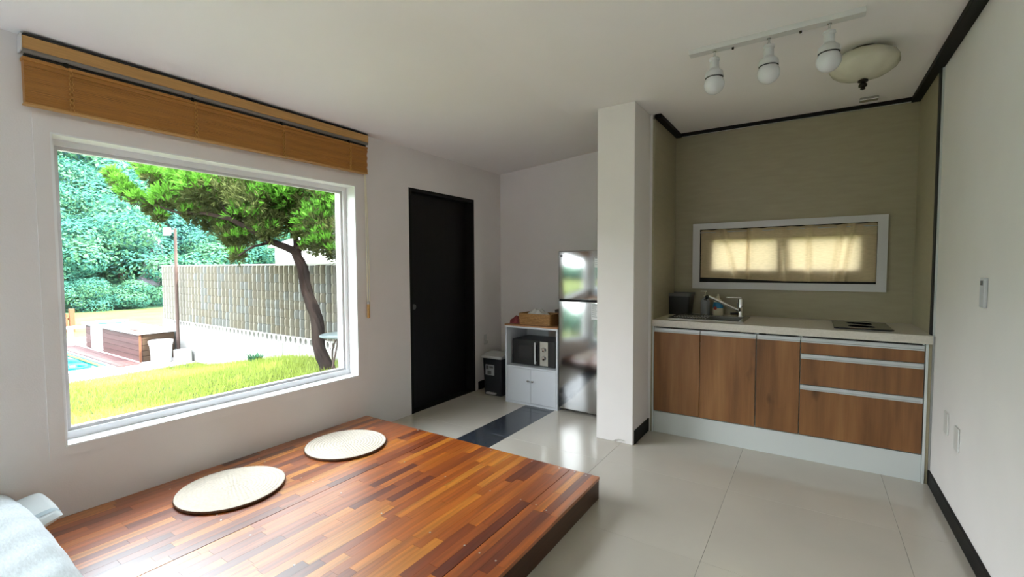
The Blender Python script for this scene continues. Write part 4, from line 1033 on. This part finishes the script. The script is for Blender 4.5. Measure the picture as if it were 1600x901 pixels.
# hillside trees
def crown_mesh(name, seed, nleaf, size, m_):
    r_ = random.Random(seed); subs = []
    for k in range(11):
        d = Vector((r_.gauss(0, 1), r_.gauss(0, 1), r_.gauss(0, .7))).normalized()*r_.uniform(0.35, 0.75)
        subs.append((d, r_.uniform(0.32, 0.52)))
    V, F, MI = [], [], []
    for _ in range(nleaf):
        si = r_.randrange(len(subs)); c, R_ = subs[si]; d = Vector((r_.gauss(0, 1), r_.gauss(0, 1), r_.gauss(0, 1))).normalized()
        p = c + d*R_*r_.uniform(0.75, 1.05)
        n_ = (d + Vector((r_.gauss(0, .28), r_.gauss(0, .28), r_.gauss(0.25, .28)))).normalized()
        t = n_.cross(Vector((r_.gauss(0, 1), r_.gauss(0, 1), r_.gauss(0, 1)))).normalized(); b_ = n_.cross(t)
        s = size*r_.uniform(0.6, 1.3); k0 = len(V)
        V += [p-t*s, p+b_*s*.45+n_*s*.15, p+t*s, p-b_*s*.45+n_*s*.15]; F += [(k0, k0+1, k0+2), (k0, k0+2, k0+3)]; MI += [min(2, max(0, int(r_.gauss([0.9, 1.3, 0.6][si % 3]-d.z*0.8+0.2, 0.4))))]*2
    me = bpy.data.meshes.new(name); me.from_pydata([tuple(v) for v in V], [], F)
    for q in m_: me.materials.append(q)
    me.polygons.foreach_set('material_index', MI); return me
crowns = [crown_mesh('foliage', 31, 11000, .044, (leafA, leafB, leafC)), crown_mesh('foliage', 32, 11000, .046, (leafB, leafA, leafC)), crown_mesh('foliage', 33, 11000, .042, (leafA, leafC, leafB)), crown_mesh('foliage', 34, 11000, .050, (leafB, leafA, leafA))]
tb = nb(); tube(tb, [(0, 0, -1), (0.03, 0.02, 0)], [0.06, 0.04], 8); trunk_me = bpy.data.meshes.new('trunk'); tb.to_mesh(trunk_me); tb.free(); trunk_me.materials.append(trunkm)
ordn = ['first', 'second', 'third', 'fourth', 'fifth', 'sixth', 'seventh', 'eighth', 'ninth', 'tenth', 'eleventh', 'twelfth']
def hill_tree(x, y, R_, ci, lab, h=None, grp='hillside trees', name='hillside_tree', cat='tree'):
    z = hz(x, y); h = R_*0.75 if h is None else h
    t = thing(name, lab, cat, (x, y, z), grp)
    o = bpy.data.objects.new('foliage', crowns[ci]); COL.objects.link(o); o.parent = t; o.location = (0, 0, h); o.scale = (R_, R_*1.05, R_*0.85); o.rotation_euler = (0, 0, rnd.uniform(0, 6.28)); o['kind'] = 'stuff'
    if name == 'hillside_tree':
        o = bpy.data.objects.new('trunk', trunk_me); COL.objects.link(o); o.parent = t; o.location = (0, 0, h); o.scale = (R_*1.2, R_*1.2, h+0.1)
rows_ = [(-24.8, 2.3, 'lowest', 1.95, 2.5), (-28.5, 2.5, 'second lowest', 2.3, 2.9), (-32.5, 3.0, 'third', 2.7, 3.5), (-37.5, 3.6, 'fourth', 3.2, 4.2), (-43.5, 4.2, 'topmost', 3.8, 5.0)]
for ri, (rx, stp, nm, R_, jit) in enumerate(rows_):
    ymin, ymax = -rx*0.12, -rx*0.62; n = int((ymax-ymin)/stp)+1
    if ri == 4: n += 1
    for k in range(n):
        y = ymin + k*stp + rnd.uniform(-.4, .4); x = rx + rnd.uniform(-.8, .8)
        hill_tree(x, y, R_*rnd.uniform(.85, 1.15), rnd.choice([0, 0, 1, 2, 3]), '%s leafy tree from the left in the %s row of the hillside' % (ordn[min(k, 11)], nm), h=R_*rnd.uniform(.5, .8))
for k in range(12):
    y = 3.2 + k*1.25; x = -23.4+rnd.uniform(-.3, .3)
    hill_tree(x, y, rnd.uniform(.75, 1.05), rnd.choice([1, 1, 0, 3]), '%s low bush from the left along the foot of the hill' % ordn[k], h=0.55, grp='bushes at the hill foot', name='bush', cat='bush')
for k, (x, y, R_) in enumerate([(-21, -15.5, 3.2), (-17.5, -14.2, 2.8), (-14.5, -15.0, 3.0), (-11.5, -13.6, 2.6), (-8.6, -14.4, 3.0), (-5.6, -13.8, 2.6)]):
    hill_tree(x, y, R_, [1, 0, 3, 1, 0, 3][k], '%s garden tree of the row mirrored in the refrigerator door, counting from the hill' % ordn[k], h=R_*.75, grp='garden trees left of the pool')
# rocks
def rock(c, s, lab, seed):
    bm = nb(); bmesh.ops.create_icosphere(bm, subdivisions=3, radius=1, matrix=Matrix.Identity(4)); r_ = random.Random(seed); ph = [r_.uniform(0, 6) for _ in range(6)]
    for v in bm.verts:
        k = 1+.16*math.sin(4*v.co.x+ph[0])+.14*math.sin(5*v.co.y+ph[1])+.12*math.sin(6*v.co.z+ph[2])+.06*math.sin(13*v.co.x+9*v.co.z+ph[3])
        v.co = Vector((v.co.x*s[0]*k, v.co.y*s[1]*k, v.co.z*s[2]*k)) + Vector(c)
    tag(obj('rock', bm, rockm), lab, 'rock', 'rocks on the hillside')
for i, (px, py, D_, s, lb) in enumerate([(236, 400, 21.0, (.5, .5, 1.0), 'tall grey rock outcrop just left of the block wall, upper part'), (240, 445, 20.2, (.6, .6, .9), 'grey rock outcrop just left of the block wall, lower part'),
        (214, 480, 19.3, (.40, .40, .25), 'pale low rock at the hill foot, nearest the block wall'), (185, 480, 19.6, (.38, .40, .22), 'pale low rock at the hill foot, farther from the block wall')]):
    rock(at(px, py, D_), s, lb, 50+i)
bt = at(124, 375, 22.5)
bm = nb(); tube(bm, [bt+Vector((0, 0, -2.2)), bt+Vector((.03, 0, 0)), bt+Vector((0, .04, .95))], [.16, .13, .10], 10)
tag(obj('bare_trunk', bm, trunkm, None, True), 'bare broken tree trunk standing among the hillside leaves', 'trunk')
